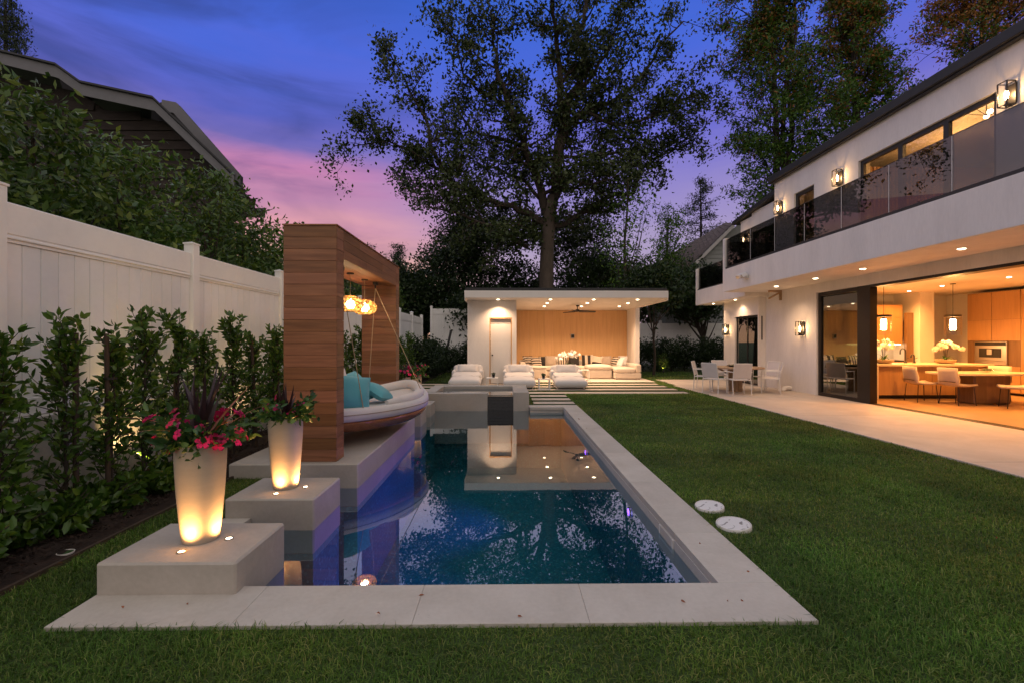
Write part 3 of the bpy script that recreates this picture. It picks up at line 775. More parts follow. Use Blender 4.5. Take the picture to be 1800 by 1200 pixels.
# potted planting: dark spiky cordyline, glossy leaves, magenta blooms
def leaf_blade(L, W, bend, fold=.25, n=6):
    m = MB()
    for i in range(n + 1):
        f = i / n; w = W * (math.sin(PI * (.12 + .88 * f) ** .8) if f < 1 else 0) * .5; w = max(w, 0.0006)
        z = L * f * math.cos(bend * f); x = L * f * math.sin(bend * f)
        m.v += [(x - fold * w * .4, -w, z), (x, 0, z), (x - fold * w * .4, w, z)]
    for i in range(n):
        a = i * 3; m.f += [(a, a + 1, a + 4, a + 3), (a + 1, a + 2, a + 5, a + 4)]
    return m
M['spike'] = stdmat('dark_purple_leaf', (.032, .014, .020), .45, .3, 10, 60)
M['bronze_leaf'] = stdmat('bronze_leaf', (.30, .095, .035), .5, .3, 10, 60)
M['potleaf'] = leafmat('glossy_leaf', [(.012, .045, .012), (.03, .085, .02), (.05, .13, .03), (.09, .17, .03)], .25, .35)
def petal_mat():
    m, t, out = nodes('magenta_petal')
    oi = N(t, 'ShaderNodeObjectInfo'); c = mixc(t, oi.outputs['Random'], (.45, .006, .06, 1), (.55, .015, .18, 1))
    p = N(t, 'ShaderNodeBsdfPrincipled', {'Base Color': c, 'Roughness': .5}); tr = N(t, 'ShaderNodeBsdfTranslucent', {'Color': c})
    mx = N(t, 'ShaderNodeMixShader', {0: .3, 1: p.outputs[0], 2: tr.outputs[0]}); t.links.new(mx.outputs[0], out.inputs[0]); return m
M['petal'] = petal_mat()
fl = MB()
for k in range(5):
    a = 2 * PI * k / 5; ca, sa = math.cos(a), math.sin(a)
    def P_(r, w, z): return (r * ca - w * sa, r * sa + w * ca, z)
    fl.add([P_(.003, 0, 0), P_(.016, -.012, .008), P_(.034, -.016, .006), P_(.042, 0, .0), P_(.034, .016, .009), P_(.016, .012, .008)], [(0, 1, 5), (1, 2, 4, 5), (2, 3, 4)])
flower_me = mesh_of('flower', fl, M['petal'], True)
def leaf_quads(pts, dirs, L, W, fold=.3, seed=0, jitter=.4):
    """pointed leaves, 4 triangles each; pts/dirs arrays"""
    r = np.random.default_rng(seed); n = len(pts); P = np.asarray(pts, float); D = np.asarray(dirs, float)
    D = D + r.normal(0, jitter, (n, 3)); D /= np.linalg.norm(D, axis=1)[:, None]
    U = r.normal(0, 1, (n, 3)); U[:, 2] = np.abs(U[:, 2]) * .3; S_ = np.cross(D, np.cross(U, D) + 1e-6); S_ = np.cross(D, U); S_ /= np.linalg.norm(S_, axis=1)[:, None] + 1e-9
    Nn = np.cross(S_, D); l = (L * r.uniform(.42, 1.32, n))[:, None]; w = (W * r.uniform(.75, 1.25, n))[:, None]
    base = P; tip = P + D * l - Nn * l * .10; m1 = P + D * l * .30 + Nn * l * .01; m2 = P + D * l * .66 - Nn * l * .03
    w1, w2 = w * .46, w * .43
    V = np.stack([base, m1 - S_ * w1 + Nn * w * fold, m2 - S_ * w2 + Nn * w * fold, tip, m2 + S_ * w2 + Nn * w * fold, m1 + S_ * w1 + Nn * w * fold, m1, m2], 1).reshape(-1, 3)
    i = np.arange(n)[:, None] * 8
    F = np.concatenate([i + [list(q)] for q in ((0, 1, 6), (1, 2, 7), (1, 7, 6), (2, 3, 7), (7, 3, 4), (6, 7, 4), (6, 4, 5), (0, 6, 5))], 1).reshape(-1, 3)
    return V, F
def np_mesh(name, V, F, mat, smooth=False):
    me = bpy.data.meshes.new(name); k = F.shape[1]; n = len(F)
    me.vertices.add(len(V)); me.vertices.foreach_set('co', np.ascontiguousarray(V, dtype=np.float32).ravel())
    me.loops.add(n * k); me.loops.foreach_set('vertex_index', np.ascontiguousarray(F, dtype=np.int32).ravel())
    me.polygons.add(n); me.polygons.foreach_set('loop_start', np.arange(0, n * k, k, dtype=np.int32))
    try: me.polygons.foreach_set('loop_total', np.full(n, k, dtype=np.int32))
    except Exception: pass
    me.update(calc_edges=True); me.validate()
    if smooth: me.polygons.foreach_set('use_smooth', [True] * n)
    me.materials.append(mat); return me
def pot_plant(x, y, z, label, seed, spikes, spikeL, nfl, spread=.17, fs=1.0):
    rg = random.Random(seed); t = root('flowering_pot_plant', (x, y, z), label, 'pot plant', 'plantings in the tall planters')
    for k in range(spikes):
        L = spikeL * rg.uniform(.6, 1.1); mm = leaf_blade(L, .032, rg.uniform(.05, .35))
        o = ob('spiky_leaf', mm, M['spike'], t, local=True, smooth=True, angle=180)
        o.rotation_euler = (rg.gauss(0, .15), rg.gauss(0, .15), rg.uniform(0, 6.28)); o.location = (rg.gauss(0, .012), rg.gauss(0, .012), 0)
    for k in range(9):
        mm = leaf_blade(spikeL * rg.uniform(.65, .95), .024, rg.uniform(.1, .5))
        o = ob('bronze_leaf', mm, M['bronze_leaf'], t, local=True, smooth=True, angle=180)
        a = rg.uniform(0, 6.28); o.rotation_euler = (0, rg.uniform(.6, .95), a)
    pts, dirs = [], []
    for k in range(int(52 * fs)):
        a = rg.uniform(0, 6.28); L = rg.uniform(.10, .27) * fs; el = rg.uniform(-.55, .75)
        for i in range(9):
            f = (i + 1) / 9; r_ = .05 + L * f * math.cos(el * f); zz = .02 + .08 * f * rg.uniform(.4, 1.2) + L * f * math.sin(el) * (f if el < 0 else 1)
            pts.append((r_ * math.cos(a) + rg.gauss(0, .012), r_ * math.sin(a) + rg.gauss(0, .012), zz + rg.gauss(0, .012))); dirs.append((math.cos(a), math.sin(a), .25 + el * .5))
    V, F = leaf_quads(pts, dirs, .075, .036, .2, seed, .6)
    ob('foliage', np_mesh('foliage', V, F, M['potleaf']), None, t, local=True, kind='stuff')
    for k in range(nfl):
        a = 2 * PI * k / nfl + rg.uniform(-.3, .3); r_ = spread * rg.uniform(.6, 1.25)
        o = ob('flower', flower_me, None, t, local=True); o.location = (r_ * math.cos(a), r_ * math.sin(a), rg.uniform(.0, .24) - .3 * max(0, r_ - .2))
        o.rotation_euler = (rg.uniform(.7, 1.4), 0, a + PI / 2 + rg.gauss(0, .4)); s_ = rg.uniform(.7, 1.15); o.scale = (s_, s_, s_)
    return t
pot_plant(-2.03, 3.06, .188 + .625, 'spiky dark cordyline with magenta blooms in the near corner planter', 1, 26, .58, 30, .23, 1.05)
pot_plant(-2.06, 4.29, ZP + .625, 'compact dark spiky plant with pink blooms before the near cedar post', 2, 16, .34, 13, .17, .95)
pot_plant(-2.03, 9.08, ZP + .625, 'red flowering planting just beyond the far cedar post', 3, 7, .34, 20, .2, 1.05)
pot_plant(-2.03, 10.2, ZP + .625, 'flowering planting in the planter beside the spa', 4, 7, .34, 20, .2, 1.05)
# ================================================================== pool pavilion
def zc_pav(y): return 2.96 - (y - 15.2) * .016
pv = root('pool_pavilion', (2.1, 18, 0), 'white flat roofed pool pavilion with warm timber back wall', 'pavilion')
ob('floor_slab', MB().box(-1.36, 5.6, 16.9, 20.5, -.1, .004, .005), M['patio'], pv)
# roof: soffit follows the fall of the roof, straight white fascia, dark flashing
RX0, RX1, RY0, RY1 = -1.38, 5.46, 15.2, 20.6
rf = ob('roof', MB().add([(RX0 + .02, RY0 + .02, zc_pav(RY0)), (RX1 - .02, RY0 + .02, zc_pav(RY0)), (RX1 - .02, RY1, zc_pav(RY1)), (RX0 + .02, RY1, zc_pav(RY1)),
        (RX0 + .02, RY0 + .02, 3.17), (RX1 - .02, RY0 + .02, 3.17), (RX1 - .02, RY1, 3.17), (RX0 + .02, RY1, 3.17)],
        [(0, 1, 2, 3), (7, 6, 5, 4), (0, 4, 5, 1), (1, 5, 6, 2), (2, 6, 7, 3), (3, 7, 4, 0)]), M['white_paint'], pv)
ob('fascia', MB().box(RX0, RX1, RY0, RY0 + .018, 2.952, 3.19, .003), M['white_paint'], rf)
ob('fascia', MB().box(RX1 - .018, RX1, RY0 + .0185, RY1, 2.862, 3.19, .003), M['white_paint'], rf)
ob('fascia', MB().box(RX0, RX0 + .018, RY0 + .0185, RY1, 2.862, 3.19, .003), M['white_paint'], rf)
ob('flashing', MB().box(RX0 + .03, RX1 - .03, RY0 + .03, RY1, 3.191, 3.285, .005), M['dark_roof'], rf)
# storage block with the door
B0, B1, BY = -1.355, .382, 16.12
DX0, DX1, DZ = -.55, .19, 2.30
ob('wall', MB().box(B0, DX0 - .03, BY, BY + .2, 0, zc_pav(BY) - .003), M['stucco'], pv)
ob('wall', MB().box(DX1 + .03, B1, BY, BY + .2, 0, zc_pav(BY) - .003), M['stucco'], pv)
ob('wall', MB().box(DX0 - .03, DX1 + .03, BY, BY + .2, DZ + .04, zc_pav(BY) - .003), M['stucco'], pv)
ob('wall', MB().box(B0, B0 + .2, BY + .202, 20.4, 0, zc_pav(20.4) - .004), M['stucco'], pv)
ob('wall', MB().box(B1 - .2, B1, BY + .202, 20.2, 0, zc_pav(20.2) - .004), M['stucco'], pv)
dr = ob('door', MB().box(DX0 + .008, DX1 - .008, BY + .07, BY + .115, .02, DZ - .19, .004), M['white_paint'], pv)
ob('transom_panel', MB().box(DX0 + .008, DX1 - .008, BY + .085, BY + .12, DZ - .18, DZ - .006, .004), M['stucco_wall'], pv)
ob('door_frame', MB().box(DX0 - .03, DX0, BY + .005, BY + .13, 0, DZ + .04), M['oak_panel'], pv)
ob('door_frame', MB().box(DX1, DX1 + .03, BY + .005, BY + .13, 0, DZ + .04), M['oak_panel'], pv)
ob('door_frame', MB().box(DX0, DX1, BY + .005, BY + .13, DZ, DZ + .04), M['oak_panel'], pv)
o = ob('door_knob', MB().lathe([(.012, 0), (.012, .03), (.028, .035), (.03, .055), (.0, .06)], n=14, cap1=False), M['black_metal'], dr, smooth=True)
o.location = (DX0 + .075, BY + .07, 1.02); o.rotation_euler = (R(90), 0, 0)
ob('wall', MB().box(5.40, 5.58, 18.9, 20.4, 0, zc_pav(20.4) - .003).box(5.402, 5.578, 18.902, 20.3, 2.8, zc_pav(19.2)), M['stucco'], pv)
# timber back wall: separate vertical panels
bw0, bw1, nb = B1 - .1, 5.40, 14; w = (bw1 - bw0) / nb
bk = ob('back_wall', MB().box(bw0, bw1, 20.24, 20.42, 0, 2.87), M['stucco'], pv)
pm = mesh_of('wood_panel', MB().box(.0015, w - .0015, 0, .034, .0, 2.868, .002), M['oak_panel'])
for i in range(nb): ob('wood_panel', pm, None, bk, loc=(bw0 + i * w, 20.204, .003))
dev = root('wall_speaker', (2.97, 20.2, 1.63), 'small grey speaker box on the timber back wall', 'speaker')
ob('housing', MB().box(2.89, 3.05, 20.13, 20.2035, 1.62, 1.83, .012), M['steel'], dev)
ob('grille', MB().box(2.905, 3.035, 20.122, 20.1295, 1.66, 1.80, .004), M['black_metal'], dev)

def downlight(x, y, z, label, e, group, col=WARM2, r=.07, spot=130, up=False):
    t = root('recessed_downlight', (x, y, z), label, 'downlight', group)
    ob('trim_ring', MB().lathe([(r * .8, -.002), (r * 1.15, -.002), (r * 1.15, -.007), (r * .8, -.006)], n=20, cap0=False, cap1=False), M['white_paint'], t, local=True)
    ob('lens', MB().lathe([(r * .8, -.004), (r * .7, -.012), (r * .4, -.018), (.0, -.02)], n=16, cap0=False, cap1=False), M['lens'], t, local=True)
    lamp('SPOT', 'downlight_beam', t, (0, 0, -.035), e, col, (0, 0, 0), .05, R(spot), .8)
xs = (1.55, 3.05, 4.58); rows = ((15.75, 'front row'), (17.0, 'middle row'), (18.3, 'back row'))
for y, rn in rows:
    for x, cn in zip(xs, ('by the storage wall', 'in the middle', 'by the open corner')):
        downlight(x * (1 if y > 16 else 1.0), y, zc_pav(y) - .001, f'lit recessed ceiling light of the pavilion, {rn}, {cn}', {15.75: 85, 17.0: 165, 18.3: 300}[y], 'pavilion ceiling lights')
downlight(-.26, 15.78, zc_pav(15.78) - .001, 'lit recessed pavilion light above the storage door', 150, 'pavilion ceiling lights')

# ceiling fan
fan = root('ceiling_fan', (2.83, 17.9, zc_pav(17.9)), 'dark bronze three blade ceiling fan in the pavilion', 'ceiling fan')
ob('mount', MB().lathe([(.065, -.001), (.06, -.05), (.02, -.06)], n=18), M['bronze'], fan, local=True, smooth=True)
ob('down_rod', MB().tube([(0, 0, -.05), (0, 0, -.2)], .014, 8), M['bronze'], fan, local=True)
ob('motor', MB().lathe([(.03, -.16), (.09, -.18), (.1, -.22), (.07, -.26), (.02, -.27)], n=20), M['bronze'], fan, local=True, smooth=True)
for k in range(3):
    m = MB(); L = .66
    for i in range(7):
        f = i / 6; wdt = .05 + .035 * math.sin(PI * (.2 + .7 * f)); x = .08 + L * f
        m.v += [(x, -wdt, -.225 + .03 * (1 - f)), (x, wdt, -.225 - .02), (x, wdt, -.245 - .03), (x, -wdt, -.245 + .03 * (1 - f))]
    for i in range(6):
        a = i * 4
        for j in range(4): j2 = (j + 1) % 4; m.f.append((a + j, a + j2, a + 4 + j2, a + 4 + j))
    m.f += [(0, 1, 2, 3), (27, 26, 25, 24)]
    o = ob('blade', m, M['bronze'], fan, local=True); o.rotation_euler = (0, 0, R(8 + 120 * k))

# ---- sectional sofa, one module per object
SB = 20.12
def module(name, x0, x1, y0, y1, label, back=None, arm=None, base=.26):
    t = root(name, ((x0 + x1) / 2, (y0 + y1) / 2, .004), label, 'sofa', 'cream sectional sofa modules')
    ob('base', MB().soft(x0 + .003, x1 - .003, y0, y1, .03, base, .04, 8, 0), M['fabric_cream'], t, smooth=True, angle=70)
    for fx in (x0 + .08, x1 - .08):
        for fy in (y0 + .08, y1 - .08): ob('foot', MB().box(fx - .02, fx + .02, fy - .02, fy + .02, .0, .035), M['dark_wood'], t)
    sy1 = y1 - (.26 if back else 0); sx0 = x0 + (.26 if arm == 'l' else 0); sx1 = x1 - (.24 if arm == 'r' else 0)
    ob('seat_cushion', MB().soft(sx0 + .005, sx1 - .005, y0 + .0, sy1, base + .002, base + .19, .07, 11, .035), M['fabric_cream'], t, smooth=True, angle=70)
    if back: ob('backrest', MB().soft(x0 + .004, x1 - .004, y1 - .25, y1, base + .002, .70, .07, 10, .02), M['fabric_cream'], t, smooth=True, angle=70)
    if arm == 'l': ob('armrest', MB().soft(x0, x0 + .25, y0, y1 - .252, base + .002, .62, .07, 10, .02), M['fabric_cream'], t, smooth=True, angle=70)
    if arm == 'r': ob('armrest', MB().soft(x1 - .235, x1, y0, y1 - .252, base + .002, .60, .07, 10, .02), M['fabric_cream'], t, smooth=True, angle=70)
    return t
module('sofa_module', .60, 1.55, 19.1, SB, 'cream sofa corner module with armrest by the storage wall', True, 'l')
module('sofa_module', 1.56, 2.52, 19.15, SB, 'cream armless sofa module left of the orchid', True)
module('sofa_module', 2.53, 3.50, 19.15, SB, 'cream armless sofa module behind the orchid', True)
module('sofa_module', 3.51, 4.32, 19.15, SB, 'cream armless sofa module behind the ottoman', True)
module('sofa_chaise', 4.10 + .23, 5.38, 17.95, SB, 'cream chaise module with armrest at the open pavilion corner', True, 'r')
ot = root('ottoman', (3.72, 18.75, .004), 'cream ottoman with puffy top pushed against the chaise', 'ottoman')
ob('base', MB().soft(3.3, 4.28, 18.25, 19.05, .02, .36, .05, 9, 0), M['fabric_cream'], ot, smooth=True, angle=70)
ob('top_cushion', MB().soft(3.28, 4.29, 18.22, 19.06, .362, .54, .09, 11, .05), M['fabric_cream'], ot, smooth=True, angle=70)
ot2 = root('ottoman', (1.2, 18.5, .004), 'cream ottoman before the sofa by the storage wall', 'ottoman')
ob('base', MB().soft(.80, 1.62, 18.1, 18.85, .02, .42, .05, 9, 0), M['fabric_cream'], ot2, smooth=True, angle=70)
ob('top_cushion', MB().soft(.79, 1.63, 18.09, 18.86, .422, .50, .04, 10, .03), M['fabric_cream'], ot2, smooth=True, angle=70)

def stripe_mat(name, a, b, axis, freq, duty=.5, wob=0.0):
    m, t, out = nodes(name)
    tc = N(t, 'ShaderNodeTexCoord'); sp = N(t, 'ShaderNodeSeparateXYZ', {0: tc.outputs['Object']})
    v = sp.outputs[axis]
    if wob: v = mth(t, 'ADD', v, mth(t, 'MULTIPLY', N(t, 'ShaderNodeTexNoise', {'Vector': tc.outputs['Object'], 'Scale': 9.0}).outputs[0], wob))
    f = mth(t, 'GREATER_THAN', mth(t, 'FRACT', mth(t, 'MULTIPLY', mth(t, 'ADD', v, 5.0), freq)), duty)
    c = mixc(t, f, c4(a), c4(b)); p = N(t, 'ShaderNodeBsdfPrincipled', {'Base Color': c, 'Roughness': .9}); t.links.new(p.outputs[0], out.inputs[0]); return m
BLK, CRM = (.022, .018, .017), (.48, .40, .32)
M['stripe_h'] = stripe_mat('cream_dark_stripes_h', (.03, .025, .022), CRM, 1, 9, .5)
M['stripe_v'] = stripe_mat('cream_dark_stripes_v', (.05, .04, .032), CRM, 0, 10, .5)
M['stripe_b'] = stripe_mat('bold_black_stripes', BLK, CRM, 0, 4.2, .52)
M['stripe_w'] = stripe_mat('wavy_dark_stripes', (.03, .025, .022), CRM, 1, 10, .5, .06)
M['block_b'] = stripe_mat('colour_block_linen', BLK, (.52, .42, .33), 1, 1.9, .36)
def scat(px, D, zc, w, tilt, rz, mat, label, seed, rt=0):
    x = (px - 889) / 800 * D
    cushion('throw_pillow', (x, D, zc), (w, w * .95, .17), (R(tilt), R(rt), R(rz)), mat, label, 'pillow', 'throw pillows on the sofa', seed)
scat(928, 19.78, .66, .46, 72, 20, M['stripe_w'], 'dark patterned pillow leaning in the sofa corner by the storage wall', 11)
scat(943, 19.45, .63, .46, 66, 14, M['stripe_h'], 'pillow with horizontal dark stripes on the sofa, left side', 12)
scat(955.5, 19.72, .65, .44, 74, 2, M['fabric_black'], 'plain black pillow beside the horizontally striped pillow', 13)
scat(968.5, 19.62, .66, .50, 70, -4, M['fabric_beige'], 'plain beige square pillow left of the orchid', 14)
scat(989, 19.66, .68, .48, 72, 3, M['stripe_v'], 'pillow with thin vertical stripes just left of the orchid', 15)
scat(1009.5, 19.72, .65, .44, 74, 0, M['fabric_black'], 'black pillow partly hidden behind the white orchid', 16)
scat(1033, 19.70, .69, .50, 76, -3, M['stripe_b'], 'pillow with bold black and cream vertical bands', 17)
scat(1050, 19.62, .66, .46, 70, -12, M['block_b'], 'beige pillow with a black lower band right of the bold stripes', 18, 8)
scat(1066, 19.60, .67, .46, 70, -10, M['fabric_beige'], 'plain beige pillow in the chaise corner', 19)
scat(1082, 19.40, .64, .46, 68, -62, M['stripe_w'], 'pillow with wavy dark stripes standing on the chaise', 20)
scat(1090, 19.20, .62, .46, 62, -70, M['fabric_white'], 'white pillow leaning on the chaise armrest, front one', 21)
scat(1094, 19.72, .66, .48, 70, -50, M['fabric_white'], 'white pillow in the back corner of the chaise', 22)

# ---- three low loungers on the strips
def lounger(x, y, label):
    t = root('padded_lounger', (x, y, 0), label, 'lounger', 'white padded loungers before the pavilion')
    for sx in (-1, 1):
        ob('sled_runner', MB().tube([(sx * .42, -.05, .14), (sx * .42, .06, .012), (sx * .42, 1.5, .012), (sx * .42, 1.7, .14)], .012, 8), M['white_metal'], t, local=True, smooth=True)
    for fy, fz in ((.02, .05), (1.5, .03)): ob('frame_bar', MB().tube([(-.43, fy, fz), (.43, fy, fz)], .011, 8), M['white_metal'], t, local=True)
    sh = Matrix(((1, .03, 0, 0), (0, 1, 0, 0), (0, .10, 1, 0), (0, 0, 0, 1))); sh[0][1] = 0
    mt = ob('mattress', MB().soft(-.52, .52, -.12, 1.5, .07, .29, .105, 14, .07, sh), M['fabric_white'], t, local=True, smooth=True, angle=80)
    ob('seat_cushion', MB().soft(-.47, .47, .50, 1.25, .27, .335, .03, 13, .03, sh), M['fabric_white'], t, local=True, smooth=True, angle=80)
    ob('fold_seam', MB().tube([(-.52, .40, .335), (-.2, .405, .382), (.2, .395, .382), (.52, .40, .335)], .006, 6), M['fabric_beige'], mt, local=True)
    Mx = Matrix.Translation((0, 1.42, .32)) @ Matrix.Rotation(R(-28), 4, 'X')
    ob('backrest', MB().soft(-.52, .52, -.13, .13, -.12, .38, .11, 13, .0, Mx), M['fabric_white'], t, local=True, smooth=True, angle=80)
    for sx in (-1, 1):
        ob('side_bolster', MB().soft(sx * .47 - .07, sx * .47 + .07, 1.05, 1.6, .2, .52, .075, 10, .02), M['fabric_white'], t, local=True, smooth=True, angle=80)
    ob('head_pillow', MB().pillow((0, 1.22, .57), (.72, .34, .19), (R(58), 0, 0), 12, 3.0, 4), M['fabric_white'], t, local=True, smooth=True, angle=180)
    return t
lounger(-1.32, 14.6, 'white padded lounger farthest from the lawn, behind the spa')
lounger(.44, 14.45, 'white padded lounger between the two small side tables')
lounger(2.07, 14.35, 'white padded lounger next to the open lawn')

def side_table(x, y, h, w, label, rz=0):
    t = root('side_table', (x, y, 0), label, 'side table', 'white metal side tables', rz); b = .014
    for sx in (-1, 1):
        for sy in (-1, 1): ob('leg', MB().box(sx * (w / 2 - b) - b, sx * (w / 2 - b) + b, sy * (w / 2 - b) - b, sy * (w / 2 - b) + b, 0, h - .021, .002), M['white_metal'], t, local=True)
    ob('top', MB().box(-w / 2, w / 2, -w / 2, w / 2, h - .02, h, .003), M['white_metal'], t, local=True)
    for sy in (-1, 1): ob('stretcher', MB().box(-w / 2 + .03, w / 2 - .03, sy * (w / 2 - .014) - .01, sy * (w / 2 - .014) + .01, .0, .02), M['white_metal'], t, local=True)
    return t
side_table(-.44, 14.9, .33, .38, 'white side table between the spa side lounger and the middle one')
side_table(1.22, 14.45, .33, .36, 'white side table between middle lounger and lawn side lounger')
side_table(3.05, 17.5, .42, .30, 'white side table behind the lounger next to the lawn')
M['succ'] = leafmat('succulent_leaf', [(.03, .07, .03), (.06, .12, .05)], .1)
def little_pot(x, y, z, label, seed):
    t = root('small_pot_plant', (x, y, z), label, 'pot plant', 'small pots on side tables'); rg = random.Random(seed)
    ob('pot', MB().lathe([(.04, 0), (.052, .07), (.054, .1), (.046, .1), (.044, .08)], n=18, cap1=False), M['dark_tile'], t, local=True, smooth=True)
    pts = [(rg.gauss(0, .02), rg.gauss(0, .02), .09 + rg.uniform(0, .05)) for _ in range(70)]; ds = [(p[0] * 25, p[1] * 25, 1) for p in pts]
    V, F = leaf_quads(pts, ds, .05, .018, .2, seed, .5); ob('foliage', np_mesh('foliage', V, F, M['succ']), None, t, local=True, kind='stuff')
little_pot(-.40, 14.9, .331, 'small dark pot with succulent on the spa side table', 1)
little_pot(1.2, 14.45, .331, 'small dark pot with succulent on the lawn side table', 2)

# ---- orchid bowls
M['orchid'] = stdmat('white_orchid_petal', (.80, .76, .70), .6, .04, 8, 40)
M['bowl'] = stdmat('stone_bowl', (.34, .26, .18), .6, .15, 9, 60)
of = MB()
for k in range(5):
    a = 2 * PI * k / 5 + .3; ca, sa = math.cos(a), math.sin(a); wd = .026 if k % 2 else .034
    def P_(r, w_, z): return (r * ca - w_ * sa, r * sa + w_ * ca, z)
    of.add([P_(.002, 0, 0), P_(.022, -wd * .7, .004), P_(.045, -wd * .6, .0), P_(.058, 0, -.006), P_(.045, wd * .6, .0), P_(.022, wd * .7, .004)], [(0, 1, 5), (1, 2, 4, 5), (2, 3, 4)])
orch_me = mesh_of('orchid_flower', of, M['orchid'], True)
def orchid(x, y, z, label, seed, sc=1.0, nfl=34):
    rg = random.Random(seed); t = root('orchid_bowl', (x, y, z), label, 'orchid', 'white orchid arrangements'); t.scale = (sc, sc, sc)
    ob('bowl', MB().lathe([(.10, 0), (.16, .015), (.205, .06), (.215, .10), (.20, .105), (.19, .09), (.0, .085)], n=28, cap1=False), M['bowl'], t, local=True, smooth=True)
    for k in range(14):
        o = ob('strap_leaf', leaf_blade(rg.uniform(.16, .26), .055, rg.uniform(.5, 1.2)), M['potleaf'], t, local=True, smooth=True, angle=180)
        o.rotation_euler = (0, rg.uniform(.15, .7), 2 * PI * k / 14 + rg.gauss(0, .2)); o.location = (0, 0, .09)
    for k in range(4):
        a = (0.1, PI - .1, .9, PI + .7)[k] + rg.gauss(0, .1); h = rg.uniform(.40, .5); reach = rg.uniform(.24, .36); pts = []
        for i in range(12):
            f = i / 11; rr = reach * f ** 2.2 + .03; zz = .09 + h * math.sin(min(1, f * 1.25) * PI / 2) - .16 * max(0, f - .6) * 2
            pts.append((rr * math.cos(a), rr * math.sin(a) * .7, zz))
        ob('stem', MB().tube(pts, .005, 5), M['bark_dark'], t, local=True)
        for i in range(nfl // 4):
            p = pts[11 - int(i * 6 / (nfl // 4))]; o = ob('flower', orch_me, None, t, local=True)
            o.location = (p[0] + rg.gauss(0, .04), p[1] + rg.gauss(0, .04), p[2] + rg.gauss(0, .035))
            o.rotation_euler = (R(75) + rg.gauss(0, .4), 0, rg.gauss(0, .7)); s_ = rg.uniform(.85, 1.25); o.scale = (s_, s_, s_)
    return t
ct = root('coffee_table', (2.45, 18.6, .004), 'low pale timber coffee table under the pavilion orchid', 'coffee table')
ob('top', MB().box(1.95, 2.95, 18.2, 19.0, .33, .38, .008), M['teak'], ct)
for sx in (2.03, 2.87):
    for sy in (18.28, 18.92): ob('leg', MB().box(sx - .035, sx + .035, sy - .035, sy + .035, .004, .329, .004), M['teak'], ct)
orchid(2.55, 18.65, .381, 'large white orchid arrangement before the pavilion sofa', 3, 1.25, 44)

# leaning pole in the back corner of the bed
lp = root('leaning_pole', (-3.0, 22.2, 0), 'thick black pole leaning by the tall fence section', 'pole')
ob('shaft', MB().tube([(-3.1, 22.2, .0), (-2.72, 22.6, 2.0)], .06, 10), M['black_metal'], lp, smooth=True)
ob('end_cap', MB().tube([(-2.72, 22.6, 2.0), (-2.712, 22.61, 2.04)], .064, 10), M['black_metal'], lp)
# ================================================================== the modern house
hs = root('modern_house', (11, 9, 0), 'white stucco two storey house with glass balcony and open kitchen', 'house')
ST = M['stucco']
Wk = HX + .30
def wall(x0, x1, y0, y1, z0, z1, name='wall', mat=None): return ob(name, MB().box(x0, x1, y0, y1, z0, z1), mat or ST, hs)
SO = 3.12
# ground floor front
wall(HX, Wk, 12.70, 15.20, 0, SO)
wall(HX, Wk, 2.5, 12.698, 2.86, SO)
wall(HX, Wk, -6, 2.498, 0, SO)
# far ground floor part stands a little forward, with a glazed door
wall(8.50, 9.05, 16.78, 17.62, 0, 2.99)
wall(8.50, 9.05, 15.202, 16.778, 2.40, 2.99)
wall(8.50, 8.98, 15.202, 15.24, 0, 2.398)
fd = ob('glazed_door', MB().box(8.56, 8.60, 15.25, 15.31, .02, 2.39).box(8.56, 8.60, 16.71, 16.77, .02, 2.39).box(8.56, 8.60, 15.312, 16.708, 2.33, 2.39).box(8.56, 8.60, 15.312, 16.708, .02, .08).box(8.56, 8.60, 15.98, 16.04, .082, 2.328), M['black_metal'], hs)
ob('pane', MB().box(8.575, 8.585, 15.315, 15.978, .085, 2.325), M['door_glass'], fd); ob('pane', MB().box(8.575, 8.585, 16.043, 16.706, .085, 2.325), M['door_glass'], fd)
cu = MB(); k = 0
for i in range(40):
    cu.v += [(8.78 + .03 * math.sin(i * 1.7), 16.45 + i * .008, .05), (8.78 + .03 * math.sin(i * 1.7), 16.45 + i * .008, 2.36)]
for i in range(39): cu.f.append((2 * i, 2 * i + 1, 2 * i + 3, 2 * i + 2))
ob('curtain', cu, M['fabric_cream'], fd, smooth=True)
wall(9.06, 12, 17.4, 17.6, 0, 2.99); wall(8.99, 14.5, 15.24, 15.30, 0, 2.985)
ob('slot_window', MB().box(8.60, 8.64, 15.19, 15.2015, 1.55, 2.35), M['black_metal'], hs)
# upper floor
HT = 6.65
wall(HX, Wk, -6, 8.0, SO + .002, HT); wall(HX, Wk, 11.18, 12.80, SO + .002, HT); wall(HX, Wk, 13.70, 14.70, SO + .002, HT)
wall(HX, Wk, 8.002, 11.178, 5.96, HT); wall(HX, Wk, 12.802, 13.698, 5.96, HT)
wall(HX, Wk, 8.002, 11.178, SO + .002, 3.88); wall(HX, Wk, 12.802, 13.698, SO + .002, 3.88)
wall(Wk + .002, 14.8, 14.4, 14.70, SO + .002, HT - .01)
